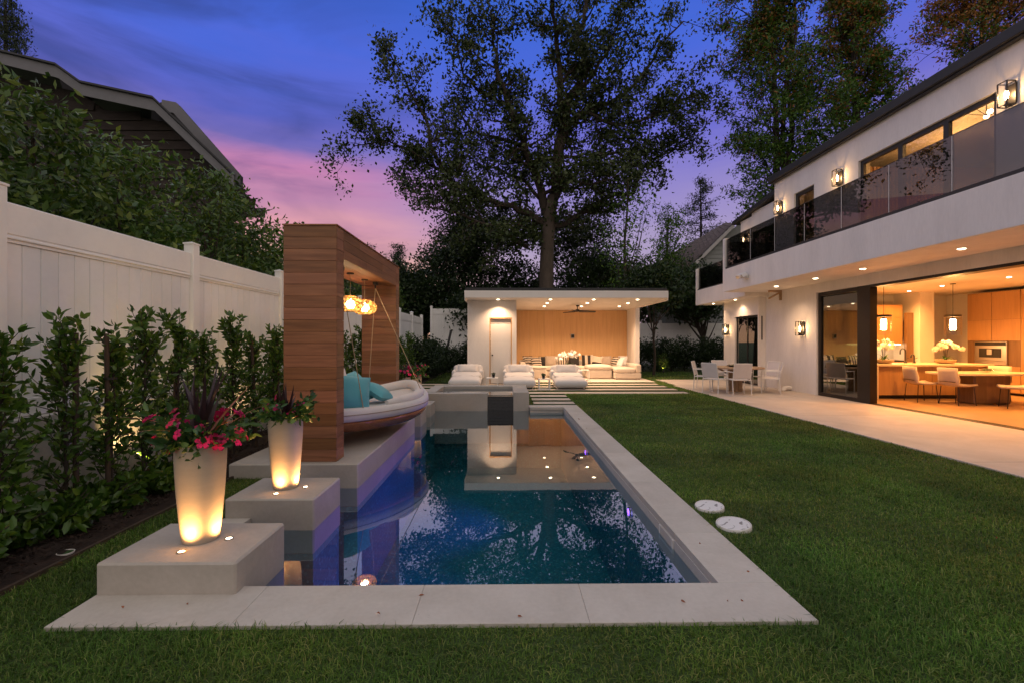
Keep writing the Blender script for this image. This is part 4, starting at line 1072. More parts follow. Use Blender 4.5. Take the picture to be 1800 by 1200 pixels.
# wing beyond, set back
wall(9.20, 9.50, 14.702, 15.2, 3.1, 6.45); wall(9.20, 9.50, 16.9, 17.7, 3.1, 6.16); wall(9.20, 9.50, 15.202, 16.898, 5.55, 6.30); wall(9.20, 9.50, 15.202, 16.898, 3.1, 3.62)
ww = ob('wing_window', MB().box(9.24, 9.30, 15.205, 15.28, 3.63, 5.54).box(9.24, 9.30, 16.82, 16.895, 3.63, 5.54).box(9.24, 9.30, 15.281, 16.819, 5.46, 5.54).box(9.24, 9.30, 16.0, 16.07, 3.63, 5.459), M['black_metal'], hs)
ob('pane', MB().box(9.265, 9.275, 15.285, 15.998, 3.64, 5.455), M['door_glass'], ww); ob('pane', MB().box(9.265, 9.275, 16.073, 16.816, 3.64, 5.455), M['door_glass'], ww)
wall(9.52, 14, 17.4, 17.65, 3.1, 6.1)
# roofs
ob('roof', MB().box(8.58, 16, -6, 14.78, HT + .002, HT + .20, .01), M['dark_roof'], hs)
ob('roof', MB().prism([(14.785, 6.50), (18.1, 6.14), (18.1, 6.27), (14.785, 6.67)], 0, 9.05, 16), M['dark_roof'], hs)
ob('eave_trim', MB().box(8.64, 8.749, -6, 14.75, HT - .03, HT + .001), M['dark_roof'], hs)
# balcony
BX, BY1 = 7.20, 15.0
bal = ob('balcony', MB().box(BX, HX - .002, -6, BY1, SO, 3.86, .006), ST, hs)
ob('rail_channel', MB().box(BX + .03, BX + .10, -6, BY1 - .1, 3.861, 3.93, .004), M['black_metal'], bal)
gp = mesh_of('glass_panel', MB().box(0, .018, .006, 1.214, 0, .94), M['rail_glass'])
jm = mesh_of('panel_clip', MB().box(-.003, .021, -.005, .005, 0, .935), M['white_metal'])
cm = mesh_of('cap_rail', MB().box(-.002, .020, .003, 1.217, .941, .952), M['black_metal'])
for i in range(9):
    y = 14.62 - (i + 1) * 1.22
    g = ob('glass_panel', gp, None, bal, loc=(BX + .055, y, 3.90)); ob('panel_clip', jm, None, bal, loc=(BX + .055, y, 3.90)); ob('cap_rail', cm, None, bal, loc=(BX + .055, y, 3.90))
ob('glass_panel', MB().box(BX + .055, BX + .073, 14.626, 14.86, 3.90, 4.84), M['rail_glass'], bal)
ob('end_pier', MB().box(BX, BX + .16, BY1 - .13, BY1, 3.861, 4.88, .005), ST, bal)
ob('glass_panel', MB().box(BX + .17, HX - .01, BY1 - .075, BY1 - .057, 3.90, 4.78), M['rail_glass'], bal)
# lower balcony of the far part
b2 = ob('balcony', MB().box(7.93, 9.19, BY1 + .002, 18.9, 2.992, 3.60, .006), ST, hs)
ob('rail_channel', MB().box(7.96, 8.02, BY1 + .1, 18.75, 3.601, 3.65), M['black_metal'], b2)
ob('glass_panel', MB().box(7.98, 7.998, BY1 + .1, 16.9, 3.65, 4.48), M['rail_glass'], b2); ob('glass_panel', MB().box(7.98, 7.998, 16.92, 18.72, 3.65, 4.48), M['rail_glass'], b2)
ob('glass_panel', MB().box(8.1, 9.18, 18.80, 18.818, 3.65, 4.48), M['rail_glass'], b2)
ob('end_pier', MB().box(7.93, 8.07, 18.76, 18.9, 3.602, 4.50, .004), ST, b2)
# upper windows
def up_window(y0, y1, mull, name='window'):
    f = MB().box(HX + .06, HX + .13, y0 + .002, y0 + .09, 3.885, 5.955).box(HX + .06, HX + .13, y1 - .09, y1 - .002, 3.885, 5.955).box(HX + .06, HX + .13, y0 + .091, y1 - .091, 5.86, 5.955).box(HX + .06, HX + .13, y0 + .091, y1 - .091, 3.885, 3.97)
    for a, b in mull: f.box(HX + .055, HX + .135, a, b, 3.971, 5.859)
    fr = ob(name, f, M['black_metal'], hs); cuts = [y0 + .09] + [q for ab in mull for q in ab] + [y1 - .09]
    for a, b in zip(cuts[0::2], cuts[1::2]): ob('pane', MB().box(HX + .09, HX + .10, a + .002, b - .002, 3.972, 5.858), M['window_glass'], fr)
up_window(8.0, 11.18, [(8.93, 9.04), (9.98, 10.10)]); up_window(12.80, 13.70, [])
# room behind the upper windows
rm = ob('upper_room', MB().box(Wk + .001, 13.2, 5.0, 14.3, 3.86, 3.879).box(Wk + .001, 13.2, 5.0, 14.3, 6.5, 6.55).box(13.2, 13.3, 5, 14.3, 3.88, 6.5).box(Wk + .001, 13.2, 14.3, 14.38, 3.88, 6.5).box(Wk + .001, 13.2, 4.9, 4.999, 3.88, 6.5), M['white_paint'], hs)
for i in range(26): ob('wood_slat', MB().box(9.6 + i * .1, 9.66 + i * .1, 12.1, 12.14, 3.88, 6.19), M['kitchen_wood'], rm)
ob('partition', MB().box(9.5, 13.19, 12.145, 12.2, 3.88, 6.19), M['kitchen_wood'], rm)
chd = root('sputnik_chandelier', (9.75, 9.1, 6.5), 'branching globe chandelier lit behind the upper window', 'chandelier')
ob('rod', MB().tube([(0, 0, 0), (0, 0, -.42)], .01, 8), M['bronze'], chd, local=True)
rg = random.Random(4)
for k in range(8):
    d = Vector((rg.uniform(-1, 1), rg.uniform(-1, 1), rg.uniform(-.35, .35))).normalized() * rg.uniform(.2, .4); p = Vector((0, 0, -.42)) + d
    ob('arm', MB().tube([(0, 0, -.42), p], .006, 6), M['bronze'], chd, local=True)
    o = ob('globe', MB().lathe([(.0, -.045), (.032, -.032), (.045, 0), (.032, .032), (.0, .045)], n=14, cap0=False, cap1=False), M['bulb'], chd, local=True, smooth=True); o.location = p
lamp('POINT', 'chandelier_light', chd, (.4, 0, -.6), 90, WARM, size=.3)
lamp('POINT', 'chandelier_light', chd, (1.2, 1.6, -.6), 70, WARM, size=.3)

# soffit lights
for y, wv in ((6.1, 'nearest'), (7.85, 'second'), (10.05, 'third'), (11.6, 'fourth'), (13.3, 'farthest')):
    downlight(7.97, y, SO - .001, f'lit recessed soffit light under the long balcony, {wv} from the camera', 75, 'balcony soffit lights', WARM2, .075)
downlight(8.22, 16.2, 2.991, 'lit recessed light under the low balcony, above the glazed door', 55, 'balcony soffit lights', WARM2, .055)
downlight(8.22, 17.9, 2.991, 'lit recessed light under the outer end of the low balcony', 55, 'balcony soffit lights', WARM2, .055)

# lantern sconces
def sconce(x, y, z, label, e=8, h=.40):
    t = root('lantern_sconce', (x, y, z), label, 'wall lantern', 'black box lanterns on the house'); w, d = .15, .15; b = .008
    ob('back_plate', MB().box(-.022, -.002, -.08, .08, -h / 2 + .03, h / 2 - .03, .003), M['black_metal'], t, local=True)
    fr = MB()
    for sy in (-1, 1):
        for xx in (-.03, -.03 - d): fr.box(xx - b, xx + b, sy * (w / 2) - b, sy * (w / 2) + b, -h / 2, h / 2)
    for zz in (-h / 2, h / 2):
        fr.box(-.03 - d, -.03, -w / 2 - b * .9, -w / 2 + b * .9, zz - b, zz + b).box(-.03 - d, -.03, w / 2 - b * .9, w / 2 + b * .9, zz - b, zz + b).box(-.03 - d - b * .9, -.03 - d + b * .9, -w / 2, w / 2, zz - b * .9, zz + b * .9).box(-.03 - b * .9, -.022, -w / 2, w / 2, zz - b * .9, zz + b * .9)
    ob('frame', fr, M['black_metal'], t, local=True)
    ob('arm', MB().box(-.14, -.022, -.012, .012, -h / 2 + .0, -h / 2 + .03), M['black_metal'], t, local=True)
    ob('glass_pane', MB().box(-.034 - d, -.030 - d, -w / 2 + .012, w / 2 - .012, -h / 2 + .012, h / 2 - .012), M['clear_glass'], t, local=True)
    ob('bulb', MB().lathe([(.014, -.10), (.022, -.06), (.03, .0), (.022, .05), (.0, .075)], c=(-.105, 0, 0), n=14), M['bulb'], t, local=True, smooth=True)
    ob('socket', MB().lathe([(.018, -h / 2 + .03), (.018, -.10)], c=(-.105, 0, 0), n=12), M['black_metal'], t, local=True)
    lamp('POINT', 'lantern_light', t, (-.105, 0, .0), e, WARM, size=.03)
sconce(HX, 13.27, 1.88, 'lit black box lantern on the wall beside the sliding door')
sconce(8.50, 17.3, 1.95, 'lit black box lantern beside the glazed door at the far end')
sconce(HX, 11.76, 5.76, 'lit black box lantern left of the wide upper window')
sconce(HX, 14.35, 5.74, 'lit black box lantern at the far corner of the upper wall')
sconce(HX, 7.74, 5.76, 'lit black box lantern beside the chandelier window, cut by the frame')
sconce(9.20, 17.3, 5.4, 'lit black box lantern on the set back wing', 6)

# odds and ends on the walls
fl_ = root('floodlight', (BX, 13.5, 3.40), 'white twin head security floodlight on the balcony face', 'floodlight')
ob('base', MB().box(BX - .05, BX - .001, 13.42, 13.56, 3.36, 3.48, .008), M['white_metal'], fl_)
for dy in (-.09, .10):
    ob('lamp_head', MB().obox((BX - .13, 13.5 + dy, 3.46), (.16, .15, .12), (0, R(-25), R(dy * 200)), .015), M['white_metal'], fl_)
    ob('lamp_face', MB().obox((BX - .213, 13.5 + dy * 1.3, 3.425), (.008, .11, .085), (0, R(-25), R(dy * 200))), M['steel'], fl_)
br = root('heater_bracket', (HX, 14.35, 2.9), 'small triangular timber bracket under the balcony soffit', 'bracket')
ob('top_bar', MB().box(HX - .40, HX - .001, 14.30, 14.38, 3.05, 3.115), M['teak'], br)
ob('brace', MB().obox((HX - .2, 14.34, 2.96), (.45, .06, .045), (0, R(-28), 0)), M['teak'], br)
ob('wall_plate', MB().box(HX - .05, HX - .002, 14.30, 14.38, 2.80, 3.049), M['teak'], br)
pp = root('drain_elbow', (HX - .2, 13.75, 0), 'white plastic drain elbow at the foot of the wall', 'pipe')
ob('pipe', MB().tube([(HX - .01, 13.85, .09), (HX - .14, 13.83, .09), (HX - .23, 13.80, .085), (HX - .27, 13.77, .05), (HX - .28, 13.76, .003)], .06, 14), M['white_paint'], pp, smooth=True, angle=60)
ob('collar', MB().tube([(HX - .10, 13.835, .09), (HX - .16, 13.828, .09)], .068, 14), M['white_paint'], pp, smooth=True)

# ---- sliding door: fixed pane, stacked leaves, track
sd = ob('sliding_door', MB().box(HX + .05, HX + .15, 12.60, 12.697, .0, 2.855).box(HX + .05, HX + .15, 11.24, 12.599, 2.76, 2.855).box(HX + .05, HX + .15, 11.24, 12.599, .0, .09), M['bronze'], hs)
ob('fixed_pane', MB().box(HX + .09, HX + .10, 11.25, 12.598, .092, 2.758), M['door_glass'], sd)
for i in range(4): ob('stacked_leaf', MB().box(HX + .02 + i * .06, HX + .065 + i * .06, 10.84 + .02 * i, 11.238, .01, 2.857), M['bronze'], sd)
ob('head_track', MB().box(HX + .01, HX + .28, 2.5, 10.84, 2.80, 2.858), M['bronze'], sd)
for i in range(3): ob('floor_track', MB().box(HX + .022 + i * .085, HX + .075 + i * .085, 2.5, 12.6, -.02, .006), M['bronze'], sd)

# ---- kitchen shell
KZ = 3.02
M['kfloor'] = stdmat('pale_plank_floor', (.40, .25, .13), .35, .12, 2.0, 30)
ob('kitchen_floor', MB().box(HX + .021, 14.9, 2.3, 15.2, -.06, .0015), M['kfloor'], hs)
ob('kitchen_ceiling', MB().box(Wk + .001, 14.9, 2.3, 15.2, KZ, KZ + .05), M['white_paint'], hs)
ob('kitchen_wall', MB().box(Wk + .001, 14.7, 14.98, 15.19, .002, KZ - .001), M['white_paint'], hs)
ob('kitchen_wall', MB().box(14.7, 14.9, 2.3, 15.19, .002, KZ - .001), M['white_paint'], hs)
ob('kitchen_wall', MB().box(Wk + .001, 14.69, 2.3, 2.45, .002, KZ - .001), M['white_paint'], hs)
ob('kitchen_wall', MB().box(12.9, 13.35, 14.0, 14.97, .002, KZ - .001), M['white_paint'], hs)
# cabinets
KW = M['kitchen_wood']
cab = root('wall_cabinets', (11.2, 14.9, 0), 'oak kitchen wall cabinets with hood behind the island', 'cabinets')
def doors(parent, x0, x1, y, z0, z1, n, mat=KW, name='cabinet_door'):
    w_ = (x1 - x0) / n; me = mesh_of(name, MB().box(.003, w_ - .003, 0, .02, 0, z1 - z0 - .004, .002), mat)
    for i in range(n): ob(name, me, None, parent, loc=(x0 + i * w_, y, z0 + .002))
ob('carcass', MB().box(9.1, 12.0, 14.65, 14.96, 1.85, 2.62), M['dark_wood'], cab); doors(cab, 9.1, 10.9, 14.625, 1.85, 2.62, 3)
ob('hood_case', MB().box(10.95, 12.65, 14.36, 14.96, 1.42, 2.66), M['dark_wood'], cab); doors(cab, 10.95, 12.65, 14.335, 2.26, 2.66, 3); doors(cab, 10.95, 12.65, 14.335, 1.42, 2.255, 3)
ob('under_cabinet_strip', MB().box(10.98, 12.62, 14.38, 14.50, 1.395, 1.418), M['lens'], cab)
lamp('POINT', 'strip_light', cab, (.5, -.35, 1.35), 40, WARM, size=.2)
bc_ = root('base_cabinets', (11, 14.7, 0), 'low oak base cabinets with dark counter behind the island', 'cabinets')
ob('carcass', MB().box(9.1, 12.85, 14.36, 14.96, .1, .86), M['dark_wood'], bc_); doors(bc_, 9.1, 12.85, 14.335, .12, .86, 6); ob('counter', MB().box(9.08, 12.87, 14.31, 14.965, .862, .90, .004), M['black_metal'], bc_)
tc_ = root('tall_cabinets', (14.4, 13, 0), 'floor to ceiling oak cabinets with built in oven', 'cabinets')
ob('carcass', MB().box(14.15, 14.69, 9.2, 13.75, .06, 2.93), M['dark_wood'], tc_)
for i, (y0, y1) in enumerate(((13.05, 13.74), (12.3, 13.04), (11.55, 12.29), (10.8, 11.54), (10.05, 10.79), (9.3, 10.04))):
    for z0, z1 in (((.08, .80), (1.52, 2.12), (2.125, 2.92)) if i in (0, 1) else ((.08, 2.12), (2.125, 2.92))):
        ob('cabinet_door', MB().box(14.128, 14.148, y0 + .003, y1 - .003, z0 + .002, z1 - .002, .002), KW, tc_)
ov = root('coffee_oven', (14.14, 12.95, .82), 'stainless built in coffee machine and oven in the tall cabinets', 'oven')
ob('body', MB().box(14.10, 14.147, 12.62, 13.50, .83, 1.50, .004), M['steel'], ov)
ob('control_panel', MB().box(14.092, 14.0995, 12.64, 13.48, 1.38, 1.48), M['bronze'], ov); ob('display', MB().box(14.086, 14.0915, 12.95, 13.15, 1.41, 1.45), M['black_metal'], ov)
ob('window', MB().box(14.090, 14.0995, 12.76, 13.36, 1.04, 1.30), M['black_metal'], ov); ob('spout', MB().box(14.06, 14.0895, 12.98, 13.12, 1.12, 1.28, .006), M['steel'], ov)
ob('handle', MB().tube([(14.06, 12.70, .95), (14.06, 13.42, .95)], .012, 8), M['steel'], ov)
for x0, x1, lb in ((13.38, 13.78, 'narrow oak interior door beside the white kitchen pier'), (13.95, 14.12, 'slim oak end panel beside the tall cabinets')):
    d_ = root('interior_door', ((x0 + x1) / 2, 14.9, 0), lb, 'door'); ob('leaf', MB().box(x0, x1, 14.90, 14.978, .01, 2.35, .003), KW, d_); ob('lever_handle', MB().box(x0 + .04, x0 + .14, 14.86, 14.8995, 1.0, 1.03), M['black_metal'], d_)
# second door on the right of the pier, seen between pier and tall cabinets
d_ = root('interior_door', (12.55, 14.2, 0), 'dark oak pantry panel at the back of the kitchen', 'door'); ob('leaf', MB().box(12.66, 12.88, 14.2, 14.30, .01, 2.4, .003), M['dark_wood'], d_)
# island
IS = root('kitchen_island', (10.6, 12.2, 0), 'long kitchen island with pale stone top and waterfall end', 'island')
M['stone'] = stdmat('pale_stone_top', (.66, .55, .42), .25, .06, 3, 30)
ob('counter', MB().box(9.12, 12.75, 11.70, 12.75, .86, .91, .004), M['stone'], IS)
ob('waterfall_end', MB().box(9.12, 9.70, 11.70, 12.75, .003, .858, .004), M['stone'], IS)
ob('carcass', MB().box(9.702, 12.70, 11.82, 12.70, .10, .858), M['dark_wood'], IS)
ob('toe_kick', MB().box(9.702, 12.65, 11.90, 12.65, .003, .099), M['black_metal'], IS)
doors(IS, 9.71, 12.69, 11.798, .10, .855, 4)
ob('socket', MB().box(9.22, 9.29, 11.692, 11.6995, .66, .77, .002), M['white_metal'], IS)
def faucet(x, y, h, label):
    t = root('kitchen_faucet', (x, y, .911), label, 'faucet', 'black gooseneck faucets'); pts = [(0, 0, 0), (0, 0, h * .7)]
    for k in range(9): a = PI * k / 8; pts.append((-h * .17 + h * .17 * math.cos(a), 0, h * .7 + h * .2 * math.sin(a)))
    pts.append((-h * .34, 0, h * .55)); ob('neck', MB().tube(pts, .017, 8), M['black_metal'], t, local=True, smooth=True)
    ob('base', MB().lathe([(.035, 0), (.035, .03), (.022, .05)], n=14), M['black_metal'], t, local=True); ob('lever', MB().tube([(.02, 0, .12), (.09, 0, .15)], .008, 6), M['black_metal'], t, local=True)
faucet(10.98, 12.35, .44, 'tall black gooseneck faucet on the island'); faucet(11.22, 12.35, .26, 'short black filter tap beside the tall faucet')
orchid(10.12, 12.05, .911, 'white orchid bowl on the island under the first pendant', 5, 1.05, 44)
orchid(11.75, 12.0, .911, 'white orchid bowl on the island under the second pendant', 6, 1.05, 44)
def k_pendant(x, y, label):
    t = root('glass_pendant', (x, y, 1.94), label, 'pendant lamp', 'glass cylinder pendants over the island'); top = KZ - 1.94
    ob('ceiling_rose', MB().lathe([(.06, top - .02), (.06, top - .001)], n=18), M['bronze'], t, local=True)
    ob('cord', MB().tube([(0, 0, .24), (0, 0, top - .02)], .006, 6), M['black_metal'], t, local=True)
    ob('cap', MB().lathe([(.175, .20), (.175, .255), (.02, .262)], n=28), M['bronze'], t, local=True)
    ob('glass_cylinder', MB().lathe([(.165, -.27), (.165, .199)], n=32, cap0=False, cap1=False), M['clear_glass'], t, local=True, smooth=True)
    ob('bulb', MB().lathe([(.05, -.14), (.062, -.12), (.062, .12), (.05, .14)], n=18), M['bulb'], t, local=True, smooth=True)
    ob('socket', MB().lathe([(.03, .141), (.03, .199)], n=14), M['bronze'], t, local=True)
    lamp('POINT', 'pendant_light', t, (0, 0, 0), 50, KWARM, size=.08)
k_pendant(9.95, 11.85, 'lit glass cylinder pendant above the island waterfall end'); k_pendant(11.8, 11.85, 'lit glass cylinder pendant above the second orchid')
for i, (x, y, lb) in enumerate(((10.3, 12.3, 'above the first orchid'), (11.95, 12.3, 'above the second orchid'), (11.9, 10.6, 'above the dining table'), (10.0, 10.2, 'close to the sliding door'), (12.2, 13.6, 'before the wall cabinets'), (10.6, 13.7, 'above the dark counter'), (10.4, 8.0, 'toward the near end of the room'), (13.2, 11.2, 'before the tall cabinets'))):
    downlight(x, y, KZ - .001, f'lit recessed kitchen ceiling light {lb}', 320, 'kitchen ceiling lights', KWARM, .06, 150)
# indoor dining table and chairs
dt = root('dining_table', (11.6, 10.95, 0), 'pale oak dining table joined to the kitchen island', 'dining table')
tp = []
for a in range(24):
    an = 2 * PI * a / 24; sx = 1 if math.cos(an) >= 0 else -1; sy = 1 if math.sin(an) >= 0 else -1
    tp.append((11.65 + sx * .75 + .42 * math.cos(an), 10.95 + sy * .12 + .42 * math.sin(an)))
ob('top', MB().prism(tp, 2, .71, .75), M['stone'], dt)
ob('pedestal', MB().box(11.2, 12.1, 10.72, 11.18, .003, .709, .03), M['dark_wood'], dt)
bw = root('fruit_bowl', (11.75, 10.95, .751), 'glass bowl of green fruit on the dining table', 'bowl')
ob('bowl', MB().lathe([(.06, 0), (.13, .04), (.16, .09), (.155, .092), (.12, .045), (.0, .012)], n=24, cap1=False), M['clear_glass'], bw, local=True, smooth=True)
for k in range(6):
    o = ob('fruit', MB().lathe([(.0, -.035), (.03, -.02), (.036, 0), (.03, .022), (.0, .034)], n=12, cap0=False, cap1=False), M['succ'], bw, local=True, smooth=True); o.location = (.055 * math.cos(k), .055 * math.sin(k), .065)
def d_chair(x, y, rz, label):
    t = root('upholstered_chair', (x, y, .002), label, 'chair', 'cream dining chairs in the kitchen', rz)
    prof = [(.26, .46), (.10, .445), (-.12, .45), (-.22, .50), (-.27, .62), (-.30, .78), (-.31, .88)]; m = MB(); n = 9
    for (px_, pz) in prof:
        for j in range(n):
            v = 2 * j / (n - 1) - 1; ww_ = .235 - (.02 if pz > .7 else 0); m.v.append((px_ + (.05 * v * v if pz > .5 else 0), v * ww_, pz + (.03 * v * v if pz < .5 else 0)))
    kk = len(prof)
    for i in range(kk - 1):
        for j in range(n - 1): a = i * n + j; m.f.append((a, a + 1, a + n + 1, a + n))
    o = ob('shell', m, M['fabric_cream'], t, local=True, smooth=True, angle=180); md = o.modifiers.new('thick', 'SOLIDIFY'); md.thickness = .05; md.offset = 0
    for sx, sy in ((.2, .2), (.2, -.2), (-.2, .2), (-.2, -.2)): ob('leg', MB().tube([(sx, sy, .44), (sx * 1.15, sy * 1.12, .0)], .009, 6), M['bronze'], t, local=True)
    ob('back_brace', MB().tube([(-.29, -.2, .55), (-.32, 0, .56), (-.29, .2, .55)], .008, 6), M['bronze'], t, local=True)
d_chair(10.42, 11.28, R(-8), 'cream dining chair nearest to the island waterfall end')
d_chair(10.78, 10.72, R(5), 'cream dining chair in front of the table pedestal')
d_chair(11.55, 10.12, R(150), 'cream dining chair turned away, cut by the picture edge')
d_chair(12.35, 11.35, R(200), 'cream dining chair behind the fruit bowl')

# ---- patio dining set
tb = root('round_patio_table', (6.97, 13.75, .0), 'round weathered timber patio table on a cylinder base', 'patio table')
pl_n = 9; Rr = .80
for k in range(pl_n):
    y0 = -Rr + 2 * Rr * k / pl_n; y1 = y0 + 2 * Rr / pl_n; pts = []
    xs0 = [math.sqrt(max(0, Rr * Rr - y * y)) for y in np.linspace(y0 + .003, y1 - .003, 6)]; ysn = np.linspace(y0 + .003, y1 - .003, 6)
    poly = [(x_, y_) for x_, y_ in zip(xs0, ysn)] + [(-x_, y_) for x_, y_ in zip(xs0[::-1], ysn[::-1])]
    ob('plank', MB().prism(poly, 2, .70, .735), M['teak'], tb, local=True)
bs = ob('base', MB().lathe([(.20, .0), (.17, .12), (.17, .66)], n=24), M['teak'], tb, local=True)
for k in range(18):
    a = 2 * PI * k / 18; ob('slat', MB().obox((.19 * math.cos(a), .19 * math.sin(a), .33), (.03, .052, .65), (0, 0, a), .004), M['teak'], bs, local=True)
for k in range(4): o = ob('brace', MB().obox((.34, 0, .60), (.50, .05, .05), (0, R(-28), 0)), M['teak'], tb, local=True); o.rotation_euler = (0, 0, R(45 + 90 * k))
bw2 = root('moss_bowl', (7.03, 13.8, .736), 'wide shallow dark bowl with moss on the patio table', 'bowl')
ob('bowl', MB().lathe([(.12, 0), (.24, .02), (.27, .045), (.25, .05), (.0, .03)], n=24, cap1=False), M['black_metal'], bw2, local=True, smooth=True)
pts = [(random.Random(i).uniform(-.17, .17), random.Random(i + 500).uniform(-.17, .17), .03) for i in range(160)]; V, F = leaf_quads(pts, [(0, 0, 1)] * 160, .04, .02, .2, 3, .6); ob('moss', np_mesh('moss', V, F, M['succ']), None, bw2, local=True, kind='stuff')
def p_chair(x, y, rz, label):
    """faces +x locally"""
    t = root('patio_chair', (x, y, .0), label, 'patio chair', 'white metal patio armchairs', rz); WM = M['white_metal']; r_ = .012
    for sy in (-1, 1):
        yv = sy * .25
        ob('leg', MB().tube([(.24, yv, 0), (.23, yv, .63)], r_, 8), WM, t, local=True, smooth=True)
        ob('leg', MB().tube([(-.25, yv, 0), (-.21, yv, .44)], r_, 8), WM, t, local=True, smooth=True)
        ob('armrest', MB().box(-.25, .25, yv - .02, yv + .02, .63, .652, .005), WM, t, local=True)
        ob('back_post', MB().tube([(-.21, yv * .96, .42), (-.255, yv * .96, .65), (-.31, yv * .96, .88)], r_, 8), WM, t, local=True, smooth=True)
    ob('seat_frame', MB().tube([(.23, -.25, .42), (.23, .25, .42)], r_, 8).tube([(-.21, -.25, .42), (-.21, .25, .42)], r_, 8).tube([(-.21, .24, .42), (.23, .24, .42)], r_, 8).tube([(-.21, -.24, .42), (.23, -.24, .42)], r_, 8), WM, t, local=True)
    ob('seat', MB().box(-.20, .225, -.235, .235, .425, .437, .003), M['sling'], t, local=True)
    ob('backrest', MB().add([(-.215, -.235, .46), (-.215, .235, .46), (-.31, .235, .87), (-.31, -.235, .87), (-.227, -.235, .458), (-.227, .235, .458), (-.322, .235, .868), (-.322, -.235, .868)], [(0, 1, 2, 3), (7, 6, 5, 4), (0, 4, 5, 1), (1, 5, 6, 2), (2, 6, 7, 3), (3, 7, 4, 0)]), M['sling'], t, local=True)
    ob('top_bar', MB().tube([(-.312, -.24, .88), (-.312, .24, .88)], r_, 8), WM, t, local=True)
M['sling'] = stdmat('white_mesh_sling', (.66, .62, .62), .8, .04, 8, 120)
C = (6.97, 13.75)
for x, y, lb in ((6.66, 12.92, 'white patio chair with its back square to the lawn'), (6.12, 13.22, 'white patio chair on the lawn side of the table, in front'), (6.22, 14.25, 'white patio chair on the lawn side of the table, behind'),
                 (7.02, 14.62, 'white patio chair at the back of the table by the glazed door'), (7.80, 13.30, 'white patio chair on the house side of the table, in front'), (8.02, 13.95, 'white patio chair between table and house wall, behind')):
    p_chair(x, y, math.atan2(C[1] - y, (C[0] - x) if y > 13 else .08), lb)
# ================================================================== vegetation
def leaf_cloud(P, size, aspect=.5, seed=0, up=.0, dirs=None):
    """diamond leaves, 2 triangles each, at points P"""
    r = np.random.default_rng(seed); P = np.asarray(P, float); n = len(P)
    D = r.normal(0, 1, (n, 3)); D[:, 2] += up
    if dirs is not None: D = D * .7 + np.asarray(dirs) * 1.2
    D /= np.linalg.norm(D, axis=1)[:, None]; U = r.normal(0, 1, (n, 3)); Sd = np.cross(D, U); Sd /= np.linalg.norm(Sd, axis=1)[:, None] + 1e-9
    L = (size * r.uniform(.55, 1.3, n))[:, None]; W = L * aspect * r.uniform(.7, 1.2, n)[:, None]; Nn = np.cross(Sd, D)
    V = np.stack([P, P + D * L * .5 - Sd * W / 2 + Nn * W * .15, P + D * L, P + D * L * .5 + Sd * W / 2 + Nn * W * .15], 1).reshape(-1, 3)
    i = np.arange(n)[:, None] * 4; F = np.concatenate([i + [[0, 1, 2]], i + [[0, 2, 3]]], 1).reshape(-1, 3)
    return V, F
M['oak_leaf'] = leafmat('oak_leaf', [(0.014, 0.028, 0.007), (0.029, 0.050, 0.011), (0.046, 0.071, 0.016), (0.071, 0.092, 0.025)], .22, .45)
M['dark_leaf'] = leafmat('dark_evergreen_leaf', [(0.010, 0.023, 0.007), (0.019, 0.044, 0.010), (0.035, 0.062, 0.015)], .2, .45)
M['hedge_leaf'] = leafmat('laurel_leaf', [(0.024, 0.065, 0.009), (0.047, 0.111, 0.014), (0.075, 0.155, 0.018), (0.135, 0.214, 0.025)], .28, .32, spec=.5)
M['vib_leaf'] = leafmat('viburnum_leaf', [(0.026, 0.059, 0.010), (0.048, 0.107, 0.016), (0.081, 0.149, 0.022), (0.149, 0.200, 0.030)], .25, .4)
M['tall_leaf'] = leafmat('tall_tree_leaf', [(0.022, 0.068, 0.007), (0.054, 0.131, 0.013), (0.087, 0.192, 0.017), (0.143, 0.239, 0.023)], .25, .5)
M['rust_leaf'] = leafmat('rust_leaf', [(0.096, 0.076, 0.014), (0.223, 0.106, 0.019), (0.351, 0.129, 0.024), (0.415, 0.182, 0.035)], .3, .5)
M['pine_leaf'] = leafmat('pine_needle', [(0.017, 0.034, 0.017), (0.042, 0.063, 0.028)], .1, .6)

def grow(rg, p, d, L, r, lvl, twigs, tips, up=.15, wob=.28, nchild=3):
    n = 4; pts = [Vector(p)]; d = Vector(d).normalized(); rad = [r]
    for i in range(n):
        d = (d + Vector((rg.gauss(0, wob), rg.gauss(0, wob), rg.gauss(0, wob) + up * .4))).normalized()
        pts.append(pts[-1] + d * L / n); rad.append(max(.006, r * (1 - .75 * (i + 1) / n)))
    twigs.tube(pts, rad, 4 if r < .05 else 6, False)
    if lvl == 0:
        for q in pts[2:]: tips.append((q, d.copy()))
        return
    for k in range(nchild):
        f = .35 + .65 * (k + rg.random()) / nchild; i = min(n - 1, int(f * n)); q = pts[i].lerp(pts[i + 1], f * n - i)
        a = Vector((rg.gauss(0, 1), rg.gauss(0, 1), rg.gauss(0, .7) + up)).normalized()
        grow(rg, q, (d * .75 + a * .85), L * rg.uniform(.5, .72), max(.012, r * .45), lvl - 1, twigs, tips, up, wob, nchild)
    tips.append((pts[-1], d.copy()))

def cloud_from_tips(tips, per, spread, seed, droop=0.0):
    r = np.random.default_rng(seed); C = np.array([tuple(t[0]) for t in tips]); n = len(C)
    k = r.poisson(per, n); idx = np.repeat(np.arange(n), k); s = (spread * r.uniform(.55, 1.25, n))[idx]
    P = C[idx] + r.normal(0, 1, (len(idx), 3)) * s[:, None] * np.array([1, 1, .75]); P[:, 2] -= droop * s
    return P

